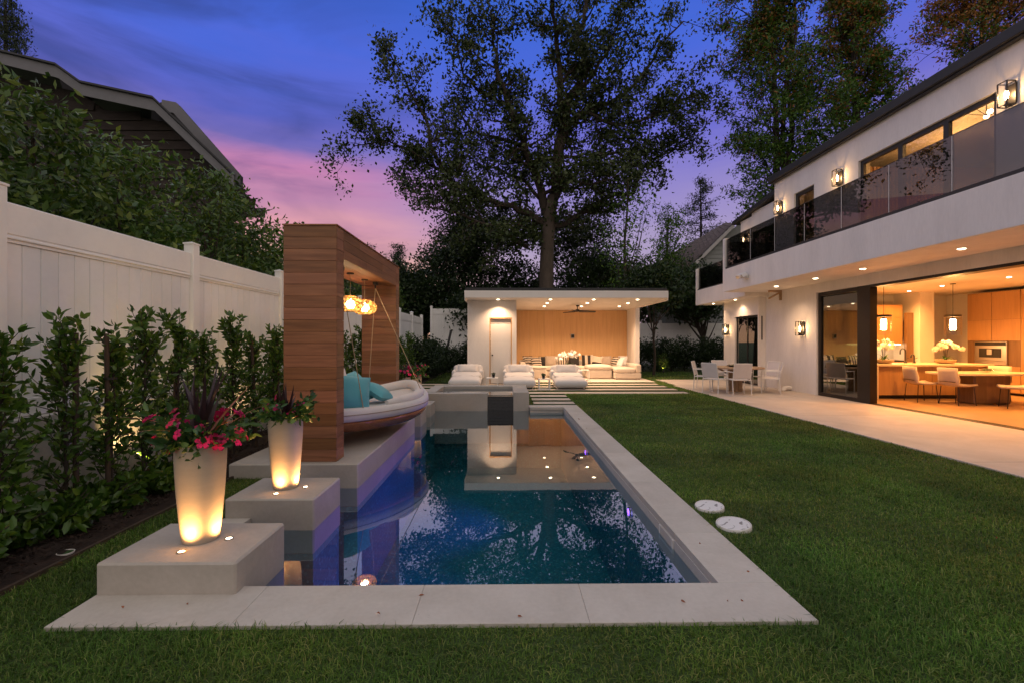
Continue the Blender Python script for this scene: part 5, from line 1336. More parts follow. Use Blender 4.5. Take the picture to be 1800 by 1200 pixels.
# ---------------- the big oak behind the pavilion
OD = 26.0
def op(cx, cy, dy=0.0):
    px, py = 580 + cx / 2.553, cy / 2.553; D = OD + dy
    return Vector(((px - 889) / 800 * D, D, 1.5 + (600 - py) / 800 * D))
limbs = [  # (outline points, start radius, end radius, depth drift)
    ([(985, 960), (1012, 860), (1030, 650), (1070, 450), (1130, 350), (1150, 262), (1122, 180), (1140, 60), (1150, -120)], .36, .07, 1.0),
    ([(970, 960), (930, 800), (880, 680), (850, 600), (800, 480), (760, 350), (740, 200), (720, 60)], .26, .05, -1.5),
    ([(1025, 690), (1060, 580), (1140, 505), (1250, 470), (1330, 420), (1430, 300), (1500, 180), (1590, 90)], .20, .04, 1.5),
    ([(960, 1000), (900, 960), (820, 930), (700, 900), (550, 830), (480, 700), (430, 530), (340, 380), (250, 220)], .22, .03, -1.0),
    ([(990, 1030), (1060, 1000), (1130, 950), (1250, 880), (1350, 870), (1400, 760), (1470, 700), (1620, 640)], .2, .03, 2.0),
    ([(1040, 560), (1035, 400), (1030, 250), (1010, 120), (990, -40), (970, -140)], .2, .05, -2.0),
    ([(500, 770), (400, 700), (260, 640), (110, 660)], .1, .02, -1.0),
    ([(540, 830), (440, 800), (350, 830)], .08, .02, 1.0),
    ([(1200, 690), (1300, 690), (1380, 740), (1420, 640), (1560, 560), (1660, 470)], .1, .02, 2.5),
    ([(890, 1110), (800, 1060), (700, 1000), (560, 960), (430, 930)], .14, .03, -2.5),
    ([(1000, 900), (1100, 780), (1200, 690)], .14, .09, 2.0), ([(870, 660), (760, 620), (640, 600), (560, 480)], .11, .03, 1.5),
    ([(1075, 450), (1180, 330), (1260, 200), (1300, 60), (1310, -80)], .12, .03, -1.5), ([(790, 470), (680, 420), (600, 330), (560, 200), (540, 150)], .1, .02, -1.0),
    ([(1150, 500), (1300, 560), (1440, 520), (1580, 440), (1680, 430)], .1, .02, -1.5), ([(960, 870), (1060, 800), (1180, 830), (1300, 780)], .12, .03, -2.5),
    ([(950, 900), (860, 800), (740, 760), (620, 720)], .12, .03, 2.5), ([(980, 960), (900, 1020), (780, 1080), (640, 1060), (500, 1040)], .12, .03, 2.5),
]
oak = root('oak_tree', tuple(op(975, 1540).xy) + (0.0,), 'huge spreading oak tree rising behind the pool pavilion', 'tree')
rg = random.Random(21); tw = MB(); tips = []
ob('trunk', MB().tube([(op(972, 1200).x, OD, -.2), (op(968, 1200).x, OD, 2.5), op(972, 1200), op(978, 1080), op(985, 960), op(1000, 880)], [.56, .46, .40, .37, .36, .30], 14), M['bark'], oak, smooth=True)
for pts, r0, r1, dd in limbs:
    n = len(pts); P = [op(x, y, dd * (i / (n - 1)) ** 1.3 + rg.gauss(0, .15) * (i > 0)) for i, (x, y) in enumerate(pts)]
    # smooth subdivision
    Q = []; Rr_ = []
    for i in range(n - 1):
        for k in range(3):
            f = k / 3; Q.append(P[i].lerp(P[i + 1], f) + Vector((rg.gauss(0, .06), rg.gauss(0, .06), rg.gauss(0, .06))) * (i + k > 0)); Rr_.append(r0 + (r1 - r0) * ((i + f) / (n - 1)))
    Q.append(P[-1]); Rr_.append(r1)
    ob('limb', MB().tube(Q, Rr_, 8), M['bark_dark'], oak, smooth=True)
    total = len(Q)
    for i in range(max(1, int(total * .14)), total):
        for _ in range(2 if rg.random() < .42 else 1):
            dirc = (Q[i] - Q[i - 1]).normalized(); a = Vector((rg.gauss(0, 1), rg.gauss(0, .8), rg.gauss(0, .8) + .15)).normalized()
            grow(rg, Q[i], dirc * .5 + a, rg.uniform(.85, 1.95), Rr_[i] * .4 + .015, 1, tw, tips, .12, .3, 4)
    tips.append((Q[-1], (Q[-1] - Q[-2]).normalized()))
ob('twigs', tw, M['bark_dark'], oak, kind='stuff')
P = cloud_from_tips(tips, 15, .31, 3, .2)
V, F = leaf_cloud(P, .215, .6, 4, .1); ob('crown', np_mesh('crown', V, F, M['oak_leaf']), None, oak, kind='stuff')

# ---------------- generic broadleaf tree: trunk, limbs, clumped crown inside ellipsoids
def bushy(name, base, ells, label, cat='tree', group=None, trunk_r=.12, nclump=120, per=40, spread=.35, size=.22, aspect=.5, mat='dark_leaf', seed=1,
          rust=0.0, trunk_h=None, nlimb=14, bark='bark_dark', shell=.45, up=.2, lean=0.0, twigparts=True):
    r = np.random.default_rng(seed); rg = random.Random(seed); base = Vector(base)
    t = root(name, base, label, cat, group)
    vols = np.array([e[1][0] * e[1][1] * e[1][2] for e in ells]); pick = r.choice(len(ells), nclump, p=vols / vols.sum()); C = []
    for k in pick:
        c, rad = ells[k]; d = r.normal(0, 1, 3); d /= np.linalg.norm(d); C.append(np.array(c) + d * np.array(rad) * r.uniform(0, 1) ** shell)
    C = np.array(C); top = max(e[0][2] for e in ells); th = trunk_h if trunk_h else max(top * .8, .3)
    cx = np.mean([e[0][0] for e in ells]); cyv = np.mean([e[0][1] for e in ells])
    tp = []
    for i in range(7):
        f = i / 6; tp.append((base.x + (cx - base.x) * f ** 1.5 + rg.gauss(0, trunk_r * .35) * (0 < i), base.y + (cyv - base.y) * f ** 1.5 + rg.gauss(0, trunk_r * .35) * (0 < i), base.z - .1 + (th - base.z + .1) * f))
    ob('trunk', MB().tube(tp, [trunk_r * (1.15 - .8 * i / 6) for i in range(7)], 8), M[bark], t, smooth=True)
    lm = MB()
    for q in C[r.permutation(nclump)[:nlimb]]:
        zz = base.z + (q[2] - base.z) * rg.uniform(.35, .7); f = min(1, max(.15, (zz - base.z) / max(.1, th - base.z))); i = min(5, int(f * 6)); s = Vector(tp[i]).lerp(Vector(tp[i + 1]), f * 6 - i)
        e = Vector(q); mid = s.lerp(e, .5) + Vector((0, 0, (e - s).length * -.08)); rr = trunk_r * .38
        lm.tube([s, mid, e], [rr, rr * .6, max(.006, rr * .2)], 5, False)
    if nlimb: ob('limbs', lm, M[bark], t, kind='stuff')
    k = r.poisson(per, nclump); idx = np.repeat(np.arange(nclump), k); s = (spread * r.uniform(.6, 1.3, nclump))[idx]
    P = C[idx] + r.normal(0, 1, (len(idx), 3)) * s[:, None] * np.array([1, 1, .7])
    P[:, 2] = np.maximum(P[:, 2], base.z + .03)
    if rust:
        ztop = C[:, 2].max(); zb = C[:, 2].min(); pr = rust * np.clip((C[:, 2] - zb) / (ztop - zb) * 1.5 - .35, 0.02, 1)
        isr = (r.uniform(0, 1, nclump) < pr)[idx]
        V, F = leaf_cloud(P[isr], size, aspect, seed + 1, up); ob('rust_crown', np_mesh('crown', V, F, M['rust_leaf']), None, t, kind='stuff', label='rust coloured leaves'); P = P[~isr]
    V, F = leaf_cloud(P, size, aspect, seed, up); ob('crown', np_mesh('crown', V, F, M[mat]), None, t, kind='stuff')
    return t

# tall trees behind the house: many steep branches with feathery sprays
def tall(name, x, y, z0, z1, w, label, seed, rust=.75, nb=70, per=12):
    rg = random.Random(seed); t = root(name, (x, y, 0), label, 'tree', 'tall rusty topped trees behind the house'); tw = MB(); tips = []; trunks = []
    for k in range(3):
        ox, oy = rg.uniform(-.25, .25) * w, rg.uniform(-.25, .25) * w; pts = [(x + ox * .3, y + oy * .3, 0)]
        for i in range(1, 9): f = i / 8; pts.append((x + ox * (.3 + .7 * f) + rg.gauss(0, .12), y + oy * (.3 + .7 * f) + rg.gauss(0, .12), z1 * (.98 - .05 * k) * f))
        ob('trunk', MB().tube(pts, [.28 * (1 - .9 * i / 8) + .02 for i in range(9)], 7), M['bark_dark'], t, smooth=True); trunks.append(pts)
    for b in range(nb):
        pts = trunks[b % 3]; z = z0 + (z1 - z0) * (b / nb) ** .9 + rg.uniform(-.3, .3); f = max(0, min(.999, z / pts[-1][2])); i = int(f * 8); s = Vector(pts[i]).lerp(Vector(pts[i + 1]), f * 8 - i)
        a = rg.uniform(0, 6.28); h = (z - z0) / (z1 - z0); L = w * (.55 + .55 * math.sin(PI * min(1, h * .8 + .18))) * rg.uniform(.65, 1.15)
        grow(rg, s, (math.cos(a), math.sin(a), .45 + .3 * h), L, .06, 2, tw, tips, .1, .16, 4)
    ob('twigs', tw, M['bark_dark'], t, kind='stuff')
    P = cloud_from_tips(tips, per * 1.0, .2, seed, .25); r = np.random.default_rng(seed)
    hh = np.clip((P[:, 2] - z0) / (z1 - z0), 0, 1); tip_id = np.sin(P[:, 0] * 1.7) * np.cos(P[:, 1] * 1.3 + P[:, 2] * 1.1)
    isr = r.uniform(0, 1, len(P)) < rust * np.clip((hh - .36) * 2.2 + .35 * tip_id, .03, .95)
    V, F = leaf_cloud(P[isr], .21, .42, seed + 1, -.3); ob('rust_crown', np_mesh('crown', V, F, M['rust_leaf']), None, t, kind='stuff', label='rust coloured leaves of the upper crown')
    V, F = leaf_cloud(P[~isr], .21, .42, seed, -.3); ob('crown', np_mesh('crown', V, F, M['tall_leaf']), None, t, kind='stuff')
tall('tall_tree', 15.8, 26, 5.5, 23.5, 2.5, 'tall green tree with rusty top behind the far house wing', 31, .34, 76)
tall('tall_tree', 20.6, 26.5, 7.0, 23.0, 1.9, 'tall rust tipped tree above the upper lanterns', 32, .5, 64)
tall('tall_tree', 26.5, 25.0, 9.0, 23.0, 2.4, 'rust brown tree showing above the roof edge', 33, 1.0, 64, 9)

# dark trees and tall shrubs massed behind the pavilion
bk_trees = [
    ((-3.6, 28.5, 0), [((-3.4, 28.5, 5.0), (2.4, 2.2, 2.9)), ((-2.2, 28, 7.4), (1.9, 1.6, 1.9))], 'dense round dark tree left of the pavilion roof'),
    ((-6.4, 27.0, 0), [((-6.4, 27, 3.8), (1.7, 1.6, 2.4))], 'dark shrub tree above the fence, just right of the cedar frame'),
    ((-8.9, 30.0, 0), [((-8.9, 30, 4.4), (2.3, 1.8, 2.9))], 'dark tree filling the gap above the fence past the cedar frame'),
    ((-5.4, 30.5, 0), [((-5.4, 30.5, 3.9), (2.2, 1.8, 2.6))], 'dark tree between the cedar frame and the round tree'),
    ((-2.4, 31.0, 0), [((-1.8, 31, 9.2), (3.2, 1.8, 2.3)), ((-3.5, 31, 7.0), (2.4, 1.6, 1.8))], 'dark leafy tree low behind the oak, on its left'),
    ((4.6, 31.5, 0), [((4.4, 31.5, 8.6), (3.2, 1.8, 2.1)), ((7.0, 31.5, 6.6), (2.0, 1.6, 1.8))], 'dark leafy tree low behind the oak, on its right'),
    ((.6, 29.5, 0), [((.6, 29.5, 4.6), (2.6, 2.0, 2.2))], 'dark broadleaf tree behind the storage end of the pavilion'),
    ((4.9, 29.0, 0), [((4.9, 29, 4.4), (2.5, 2.0, 2.0)), ((5.8, 29, 6.2), (1.5, 1.4, 1.3))], 'dark broadleaf tree right of the oak trunk'),
    ((8.0, 29.5, 0), [((8.0, 29.5, 4.4), (2.4, 2.0, 2.3))], 'dark broadleaf tree behind the open pavilion corner'),
    ((10.9, 24.6, 0), [((9.6, 24.2, 4.2), (1.9, 1.4, 1.45)), ((10.9, 24.6, 3.9), (1.3, 1.2, 1.2))], 'dark tree under the grey neighbour gable'),
    ((-1.5, 25.8, 0), [((-1.5, 25.8, 3.1), (2.0, 1.0, 1.2))], 'dark glossy shrub hanging over the tall fence section'),
]
for i, (b, e, lb) in enumerate(bk_trees):
    bushy('broadleaf_tree', b, e, lb, 'tree', 'dark trees behind the pavilion', .16, 260, 40, .36, .23, .5, 'dark_leaf' if i not in (4, 5, 8) else 'oak_leaf', 60 + i)
bushy('young_tree', (6.65, 20.4, 0), [((6.5, 20.6, 4.1), (1.1, 1.1, .95)), ((7.0, 20.8, 4.0), (1.2, 1.0, .9))], 'slim dark leaved tree beside the open pavilion corner', 'tree', None, .06, 170, 34, .26, .2, .5, 'dark_leaf', 71, trunk_h=3.4)
bushy('slender_tree', (6.3, 24.5, 0), [((6.4, 24.5, 6.4), (1.4, 1.2, 2.6)), ((6.9, 24.5, 9.0), (1.3, 1.0, 1.6))], 'slender sparse tree with thin bare trunk right of the oak', 'tree', None, .11, 120, 13, .28, .2, .4, 'tall_leaf', 72, trunk_h=10.3, nlimb=12)
bushy('slender_tree', (9.55, 27.0, 0), [((9.55, 27, 6.6), (1.35, 1.2, 1.6)), ((9.8, 27, 8.6), (1.1, 1.0, 1.1))], 'light green feathery tree left of the neighbour gable', 'tree', None, .1, 110, 30, .25, .2, .35, 'tall_leaf', 73, trunk_h=8.5, nlimb=14)
def pine(x, y, h, z0, w, label, seed, per=30, taper=.8, group='distant conifers'):
    rg = random.Random(seed); t = root('pine_tree', (x, y, 0), label, 'tree', group)
    ob('trunk', MB().tube([(x, y, 0), (x + .1, y, h * .6), (x, y, h)], [.2, .13, .03], 7), M['bark_dark'], t); br = MB(); tips = []
    n = 46
    for k in range(n):
        f = k / n; z = z0 + (h - z0) * f; L = w * (1 - taper * f) * rg.uniform(.6, 1.1); a = rg.uniform(0, 6.28); e = Vector((x + L * math.cos(a), y + L * math.sin(a), z + .12 * L + rg.uniform(-.1, .2)))
        br.tube([(x, y, z), e], [.035, .01], 4, False)
        for i in range(4): tips.append((Vector((x, y, z)).lerp(e, .4 + .2 * i), Vector((0, 0, 1))))
    ob('limbs', br, M['bark_dark'], t, kind='stuff'); P = cloud_from_tips(tips, per, .24, seed); V, F = leaf_cloud(P, .3, .22, seed, .3); ob('crown', np_mesh('crown', V, F, M['pine_leaf']), None, t, kind='stuff')
pine(17.2, 40, 15.8, 9.5, 2.0, 'airy pine tree between the oak and the tall trees', 81, 16, .6)
pine(-10.9, 46, 11.0, 5.0, 1.9, 'small conifer standing against the orange horizon', 82, 22)
pine(-13.6, 45, 10.8, 4.0, 2.2, 'bushy conifer just above the cedar frame roof', 83, 26, .6)
pine(-14.5, 38, 10.3, 4.0, 1.6, 'thin conifer behind the top edge of the cedar frame', 84, 22)
# cypresses far up on the left
for x, y, r_, lb in ((-21.6, 20, .62, 'slim dark cypress above the neighbour roof, right of the pair'), (-23.0, 20.4, .55, 'slim dark cypress at the top corner of the view')):
    bushy('cypress', (x, y, 7), [((x, y, 12.5), (r_, r_, 6.0))], lb, 'tree', 'slim cypresses on the hillside', .12, 300, 60, .15, .14, .3, 'pine_leaf', int(-x * 7), nlimb=0, up=1.5, trunk_h=17)

# tall screening shrubs behind the white fence on the left
vib = [(-5.9, 4.7, 4.6), (-6.1, 5.9, 4.9), (-5.9, 7.0, 4.75), (-6.2, 7.9, 3.9), (-6.0, 9.2, 5.1), (-6.1, 10.5, 4.8), (-6.0, 11.9, 4.6), (-6.1, 13.2, 4.9), (-6.0, 15.2, 4.6), (-6.1, 17.8, 4.4), (-6.2, 20.5, 4.5), (-6.0, 23.0, 4.6)]
word = ['first', 'second', 'third', 'fourth', 'fifth', 'sixth', 'seventh', 'eighth', 'ninth', 'tenth', 'eleventh', 'twelfth', 'thirteenth', 'fourteenth', 'fifteenth', 'sixteenth', 'seventeenth', 'eighteenth', 'nineteenth', 'twentieth', 'twenty-first', 'twenty-second', 'twenty-third', 'twenty-fourth', 'twenty-fifth', 'twenty-sixth']
for i, (x, y, h) in enumerate(vib):
    near = y < 11
    bushy('screening_shrub', (x, y, .5), [((x, y, h * .62), (.85, .8, h * .36)), ((x + .1, y, h * .86), (.5, .5, h * .14)), ((x + .2, y - .2, 2.4), (.9, .8, 1.0))], f'tall leafy shrub rising behind the white fence, {word[i]} from the near end', 'shrub', 'tall shrubs behind the fence',
          .05, 190 if near else 130, 34, .17 if near else .2, .125 if near else .16, .42, 'vib_leaf', 100 + i, trunk_h=h * .85, nlimb=26, shell=.38, up=.1)
for i, (x, y, h) in enumerate(((-7.6, 12.8, 6.0), (-7.2, 16.3, 5.6), (-7.8, 20, 5.5))):
    bushy('feathery_tree', (x, y, .5), [((x, y, h * .6), (.9, .9, h * .36)), ((x, y, h * .93), (.28, .28, h * .14))], f'wispy topped tree behind the tall shrubs, {word[i]} along the fence', 'tree', 'wispy trees behind the shrubs', .05, 110, 22, .16, .15, .35, 'vib_leaf', 130 + i, trunk_h=h, nlimb=20, up=.6)

# ---------------- young laurel hedge plants in the mulch bed
def laurel_mesh(seed, n_tw=58, H=1.92):
    rg = random.Random(seed); tw = MB(); pts, ds = [], []
    for k in range(n_tw):
        z = .12 + (H - .5) * (k / n_tw) ** .85 + rg.uniform(-.05, .05); a = rg.uniform(0, 6.28); L = rg.uniform(.2, .44) * (1.0 if z < 1.0 else .72)
        d = Vector((math.cos(a), math.sin(a) * .85, rg.uniform(.35, 1.5) + (.9 if z > 1.0 else 0))).normalized(); p = Vector((rg.gauss(0, .015), rg.gauss(0, .015), z)); line = [p]
        for i in range(6):
            d = (d + Vector((rg.gauss(0, .12), rg.gauss(0, .12), .10))).normalized(); line.append(line[-1] + d * L / 6)
        tw.tube(line, [.005, .0045, .004, .0035, .003, .0025, .002], 4, False)
        for i in range(1, 7):
            for sd in range(3 if i > 2 else 2):
                side = Vector((rg.gauss(0, 1), rg.gauss(0, 1), rg.gauss(0, .6))).normalized(); pts.append(line[i] + side * .008); ds.append(d * .75 + side * .8)
        pts.append(line[-1]); ds.append(d)
    V, F = leaf_quads([tuple(p) for p in pts], [tuple(d) for d in ds], .078, .034, .22, seed, .25)
    return tw, V, F
lau = []
for s in range(5):
    tw_, V, F = laurel_mesh(200 + s); lau.append((mesh_of('twigs', tw_, M['bark_dark']), np_mesh('foliage', V, F, M['hedge_leaf'])))
trunk_me = mesh_of('trunk', MB().tube([(0, 0, -.03), (.012, .0, .5), (-.008, .01, 1.0), (.0, .0, 1.5)], [.017, .014, .011, .006], 7), M['bark_dark'], True)
stake_me = mesh_of('stake', MB().tube([(0, 0, -.05), (.0, 0, 1.55)], [.021, .019], 9), M['stake'], True)
tie_me = mesh_of('tie', MB().lathe([(.05, -.012), (.05, .012)], n=14, cap0=False, cap1=False), M['black_metal'])
rg = random.Random(9); ypos = [2.75, 3.23, 3.76, 4.2, 4.62, 5.0, 5.45, 5.95, 6.4, 6.95, 7.5, 8.05, 8.6, 9.2, 9.8, 10.5, 11.2, 12.0, 12.8, 13.7, 14.6, 15.6, 16.7]
for i, y in enumerate(ypos):
    x = -3.55 + rg.gauss(0, .035); t = root('laurel_hedge_plant', (x, y, .02), f'young staked laurel in the mulch bed, {word[i]} from the near end', 'shrub', 'young laurels along the fence', rg.uniform(0, 6.28))
    tw_, fo = lau[i % 5]; sc = rg.uniform(.9, 1.06)
    ob('trunk', trunk_me, None, t, local=True); o1 = ob('twigs', tw_, None, t, local=True, kind='stuff'); o2 = ob('foliage', fo, None, t, local=True, kind='stuff'); o1.scale = o2.scale = (sc * 1.05, sc * 1.05, sc)
    if i % 3 == 1: continue
    st = ob('stake', stake_me, None, t, local=True, loc=(.06, .03, 0)); st.rotation_euler = (rg.gauss(0, .02), rg.gauss(0, .02), 0); ob('tie', tie_me, None, st, local=True, loc=(-.03, 0, 1.15))
# low leafy shrubs at the foot of the hedge
def low_shrub(x, y, r_, h, label, seed, mat='hedge_leaf', group='low shrubs at the hedge foot', n=620, leaf=.095):
    rg = random.Random(seed); pts, ds = [], []; t = root('low_shrub', (x, y, 0), label, 'shrub', group); tw = MB()
    for k in range(34):
        a = rg.uniform(0, 6.28); e = Vector((r_ * math.cos(a) * rg.uniform(.3, 1), r_ * math.sin(a) * rg.uniform(.3, 1), h * rg.uniform(.35, 1.0))); tw.tube([(x, y, 0), Vector((x, y, 0)) + e * .5 + Vector((0, 0, .06)), Vector((x, y, 0)) + e], .004, 4, False)
        for i in range(n // 34):
            f = rg.uniform(.35, 1); pts.append((x + e.x * f + rg.gauss(0, .03), y + e.y * f + rg.gauss(0, .03), max(.02, e.z * f + rg.gauss(0, .03)))); ds.append((e.x, e.y, .25))
    ob('stems', tw, M['bark_dark'], t, kind='stuff'); V, F = leaf_quads(pts, ds, leaf, leaf * .45, .2, seed, .5); ob('foliage', np_mesh('foliage', V, F, M[mat]), None, t, kind='stuff')
for i, (x, y, r_, h) in enumerate(((-3.42, 2.78, .36, .42), (-3.5, 3.12, .30, .36), (-3.45, 3.55, .30, .30), (-3.5, 4.0, .30, .28), (-3.5, 4.45, .28, .25), (-3.55, 5.0, .28, .24))):
    low_shrub(x, y, r_, h, f'low broadleaf shrub at the hedge foot, {word[i]} from the near end', 300 + i)
# shrubs in the back of the garden
for i, (x, y, r_, h) in enumerate(((-3.4, 17.8, .7, 1.6), (-3.3, 19.2, .7, 1.5), (-3.4, 20.6, .7, 1.55), (-3.0, 22.4, .7, 1.35), (-2.0, 23.2, .75, 1.5), (-1.0, 23.4, .7, 1.6), (-4.0, 23.6, .8, 1.7))):
    bushy('garden_shrub', (x, y, 0), [((x, y, h * .5), (r_, r_, h * .5))], f'dark green garden shrub left of the pavilion, {word[i]} going back', 'shrub', 'shrubs left of the pavilion', .03, 120, 24, .14, .12, .45, 'dark_leaf', 320 + i, nlimb=12, shell=.4)
for i in range(8):
    x = 6.2 + i * .78; y = 23.4 + .25 * math.sin(i * 2.1)
    bushy('hedge_shrub', (x, y, 0), [((x, y, .85), (.62, .55, .85))], f'dark hedge shrub before the back fence, {word[i]} from the pavilion', 'shrub', 'hedge before the back fence', .03, 120, 24, .14, .12, .45, 'dark_leaf', 340 + i, nlimb=12, shell=.4)
# lit bush and garden uplights
bushy('lit_bush', (7.62, 21.9, 0), [((7.62, 21.9, .5), (.26, .26, .42))], 'small bush glowing yellow above a garden uplight', 'shrub', None, .02, 60, 16, .07, .08, .4, 'vib_leaf', 360, nlimb=8)
def garden_light(x, y, z, tgt, label, e, spot=80):
    t = root('garden_uplight', (x, y, z), label, 'garden light', 'bronze garden uplights')
    ob('spike', MB().tube([(0, 0, -.08), (0, 0, .05)], .008, 6), M['bronze'], t, local=True)
    d = Vector(tgt) - Vector((x, y, z + .08)); q = d.to_track_quat('-Z', 'Y').to_euler()
    hd = ob('head', MB().lathe([(.022, .05), (.03, .02), (.034, -.06), (.028, -.06), (.026, -.04)], n=16, cap1=False), M['bronze'], t, local=True, smooth=True); hd.location = (0, 0, .08); hd.rotation_euler = q
    ln = ob('lens', MB().lathe([(.026, -.041), (.0, -.041)], n=14, cap0=False, cap1=False), M['lens'], hd, local=True)
    b = lamp('SPOT', 'garden_beam', t, (0, 0, .08), e, (1.0, .66, .26), q, .03, R(spot), .7); b.location = Vector((0, 0, .08)) + d.normalized() * .07
garden_light(-3.80, 4.72, .03, (-4.12, 5.15, .9), 'bronze uplight in the mulch behind the near planter', 45, 80)
garden_light(-3.80, 6.9, .03, (-4.12, 7.25, 1.0), 'bronze uplight in the mulch behind the second planter', 36, 80)
garden_light(-3.82, 9.3, .03, (-4.0, 9.6, 1.0), 'bronze uplight in the mulch beyond the deck', 30, 80)
garden_light(7.5, 21.55, 0, (7.62, 21.9, .55), 'bronze uplight under the small glowing bush', 25, 60)
# white plastic pot half sunk in the mulch
wp = root('white_drain_cap', (-3.12, 3.27, .0), 'white plastic drain cap on the mulch by the timber edging', 'drain cap')
ob('rim', MB().lathe([(.047, 0), (.05, .012), (.046, .013), (.043, .006)], n=20, cap0=False, cap1=False), M['white_paint'], wp, local=True); ob('grate', MB().lathe([(.044, .007), (.0, .008)], n=20, cap0=False, cap1=False), M['potleaf'], wp, local=True)

# ================================================================== neighbours
nl = root('neighbour_house', (-11, 14, 3), 'dark brown neighbour house with grey trimmed roof above the shrubs', 'house')
M['brown_shingle'] = stdmat('brown_shingle_wall', (.030, .021, .018), .9, .4, 3, 18, .7, 25, stretch=(1, 1, 3))
M['grey_trim'] = stdmat('grey_trim', (.15, .15, .165), .6, .1, 4, 40)
prof = [(-16, 9.9), (-13.9, 9.35), (-11.94, 8.88), (-11.3, 8.42), (-9.39, 8.02), (-7.28, 6.0)]
wallp = [(x, z - .42) for x, z in prof] + [(-7.75, 5.2), (-7.75, 1.0), (-16, 1.0)]
ob('wall', MB().prism(wallp, 1, 12.9, 13.1), M['brown_shingle'], nl)
ob('wall', MB().prism([(-7.75, 13.11), (-13.5, 20), (-13.7, 20), (-7.95, 13.11)], 2, 1, 5.2), M['brown_shingle'], nl)
# siding courses on the wall
for k in range(26):
    z = 2.0 + k * .27; xr = -7.76 if z < 4.9 else (-7.28 - (z + .1 - 5.58) * 1.045)
    if z > 7.4: xr = -9.39 - (z + .1 - 7.6) * 4.8
    if xr > -15.5: ob('siding_course', MB().add([(-16, 12.86, z), (xr, 12.86, z), (xr, 12.895, z + .27), (-16, 12.895, z + .27), (-16, 12.895, z), (xr, 12.895, z)], [(0, 1, 2, 3), (0, 4, 5, 1)]), M['brown_shingle'], nl)
for i in range(5):
    (x0, z0_), (x1, z1_) = prof[i], prof[i + 1]
    ob('fascia', MB().add([(x0, 12.3, z0_ - .36), (x1, 12.3, z1_ - .36), (x1, 12.3, z1_ - .03), (x0, 12.3, z0_ - .03), (x0, 12.36, z0_ - .36), (x1, 12.36, z1_ - .36), (x1, 12.36, z1_ - .03), (x0, 12.36, z0_ - .03)], [(0, 1, 2, 3), (4, 7, 6, 5), (0, 4, 5, 1), (3, 2, 6, 7)]), M['grey_trim'], nl)
    ob('roof', MB().add([(x0, 12.22, z0_), (x1, 12.22, z1_), (x1 - 7, 21, z1_ + .2), (x0 - 7, 21, z0_ + .2), (x0, 12.22, z0_ - .05), (x1, 12.22, z1_ - .05), (x1 - 7, 21, z1_ + .1), (x0 - 7, 21, z0_ + .1)], [(0, 1, 2, 3), (7, 6, 5, 4), (0, 4, 5, 1), (1, 5, 6, 2), (2, 6, 7, 3), (3, 7, 4, 0)]), M['dark_roof'], nl)
# second, set back gable edge
ob('roof', MB().prism([(-10.4, 8.78), (-9.97, 8.70), (-8.07, 6.53), (-8.07, 5.2), (-11.5, 5.2), (-11.5, 8.4)], 1, 13.97, 14.1), M['dark_roof'], nl)
ob('fascia', MB().add([(-10.4, 13.9, 8.8), (-9.97, 13.9, 8.72), (-8.05, 13.9, 6.55), (-8.05, 13.9, 6.2), (-10.05, 13.9, 8.4), (-10.4, 13.9, 8.45)], [(0, 1, 4, 5), (1, 2, 3, 4)]), M['grey_trim'], nl)
ob('fascia', MB().add([(-10.4, 13.96, 8.8), (-9.97, 13.96, 8.72), (-8.05, 13.96, 6.55), (-8.05, 13.96, 6.2), (-10.05, 13.96, 8.4), (-10.4, 13.96, 8.45)], [(0, 5, 4, 1), (1, 4, 3, 2)]), M['grey_trim'], nl)

nr = root('neighbour_gable_house', (13, 28, 0), 'grey clapboard neighbour house with shingle roof beyond the balcony', 'house')
def shingle_mat():
    m, t, out = nodes('brown_roof_shingle')
    tc = N(t, 'ShaderNodeTexCoord'); v = N(t, 'ShaderNodeTexVoronoi', {'Vector': tc.outputs['Object'], 'Scale': 5.0})
    c = ramp(t, N(t, 'ShaderNodeSeparateColor', {0: v.outputs[1]}).outputs[0], [(0, (.085, .06, .05)), (1, (.16, .115, .095))])
    p = N(t, 'ShaderNodeBsdfPrincipled', {'Base Color': c, 'Roughness': .9}); t.links.new(p.outputs[0], out.inputs[0]); return m
M['shingle'] = shingle_mat(); M['grey_siding'] = stdmat('grey_clapboard', (.27, .28, .28), .7, .08, 4, 40); M['gable_trim'] = stdmat('pale_trim', (.42, .40, .40), .6, .06, 4, 40)
A, B_, C_, D_ = Vector((8.7, 26, 3.9)), Vector((13.1, 26, 8.25)), Vector((14.6, 30, 9.35)), Vector((9.9, 30, 6.6))
ob('roof', MB().add([A, B_, C_, D_, A - Vector((0, 0, .15)), B_ - Vector((0, 0, .15)), C_ - Vector((0, 0, .15)), D_ - Vector((0, 0, .15))], [(0, 1, 2), (0, 2, 3), (6, 5, 4), (7, 6, 4), (0, 4, 5, 1), (1, 5, 6, 2), (2, 6, 7, 3), (3, 7, 4, 0)]), M['dark_roof'], nr)
sh = MB(); NR = 20
for k in range(NR):   # courses run along the slope's level lines
    f0, f1 = k / NR, (k + 1.25) / NR; up = Vector((-.1, -.06, .16))
    a0, a1, b0, b1 = A.lerp(B_, f0), A.lerp(B_, min(1, f1)), D_.lerp(C_, f0), D_.lerp(C_, min(1, f1)); lo = up * .35; hi = up * .12
    sh.add([a0 + lo, a1 + hi, b1 + hi, b0 + lo, a0, b0], [(0, 1, 2, 3), (0, 3, 5, 4)])
ob('shingle_courses', sh, M['shingle'], nr, kind='stuff')
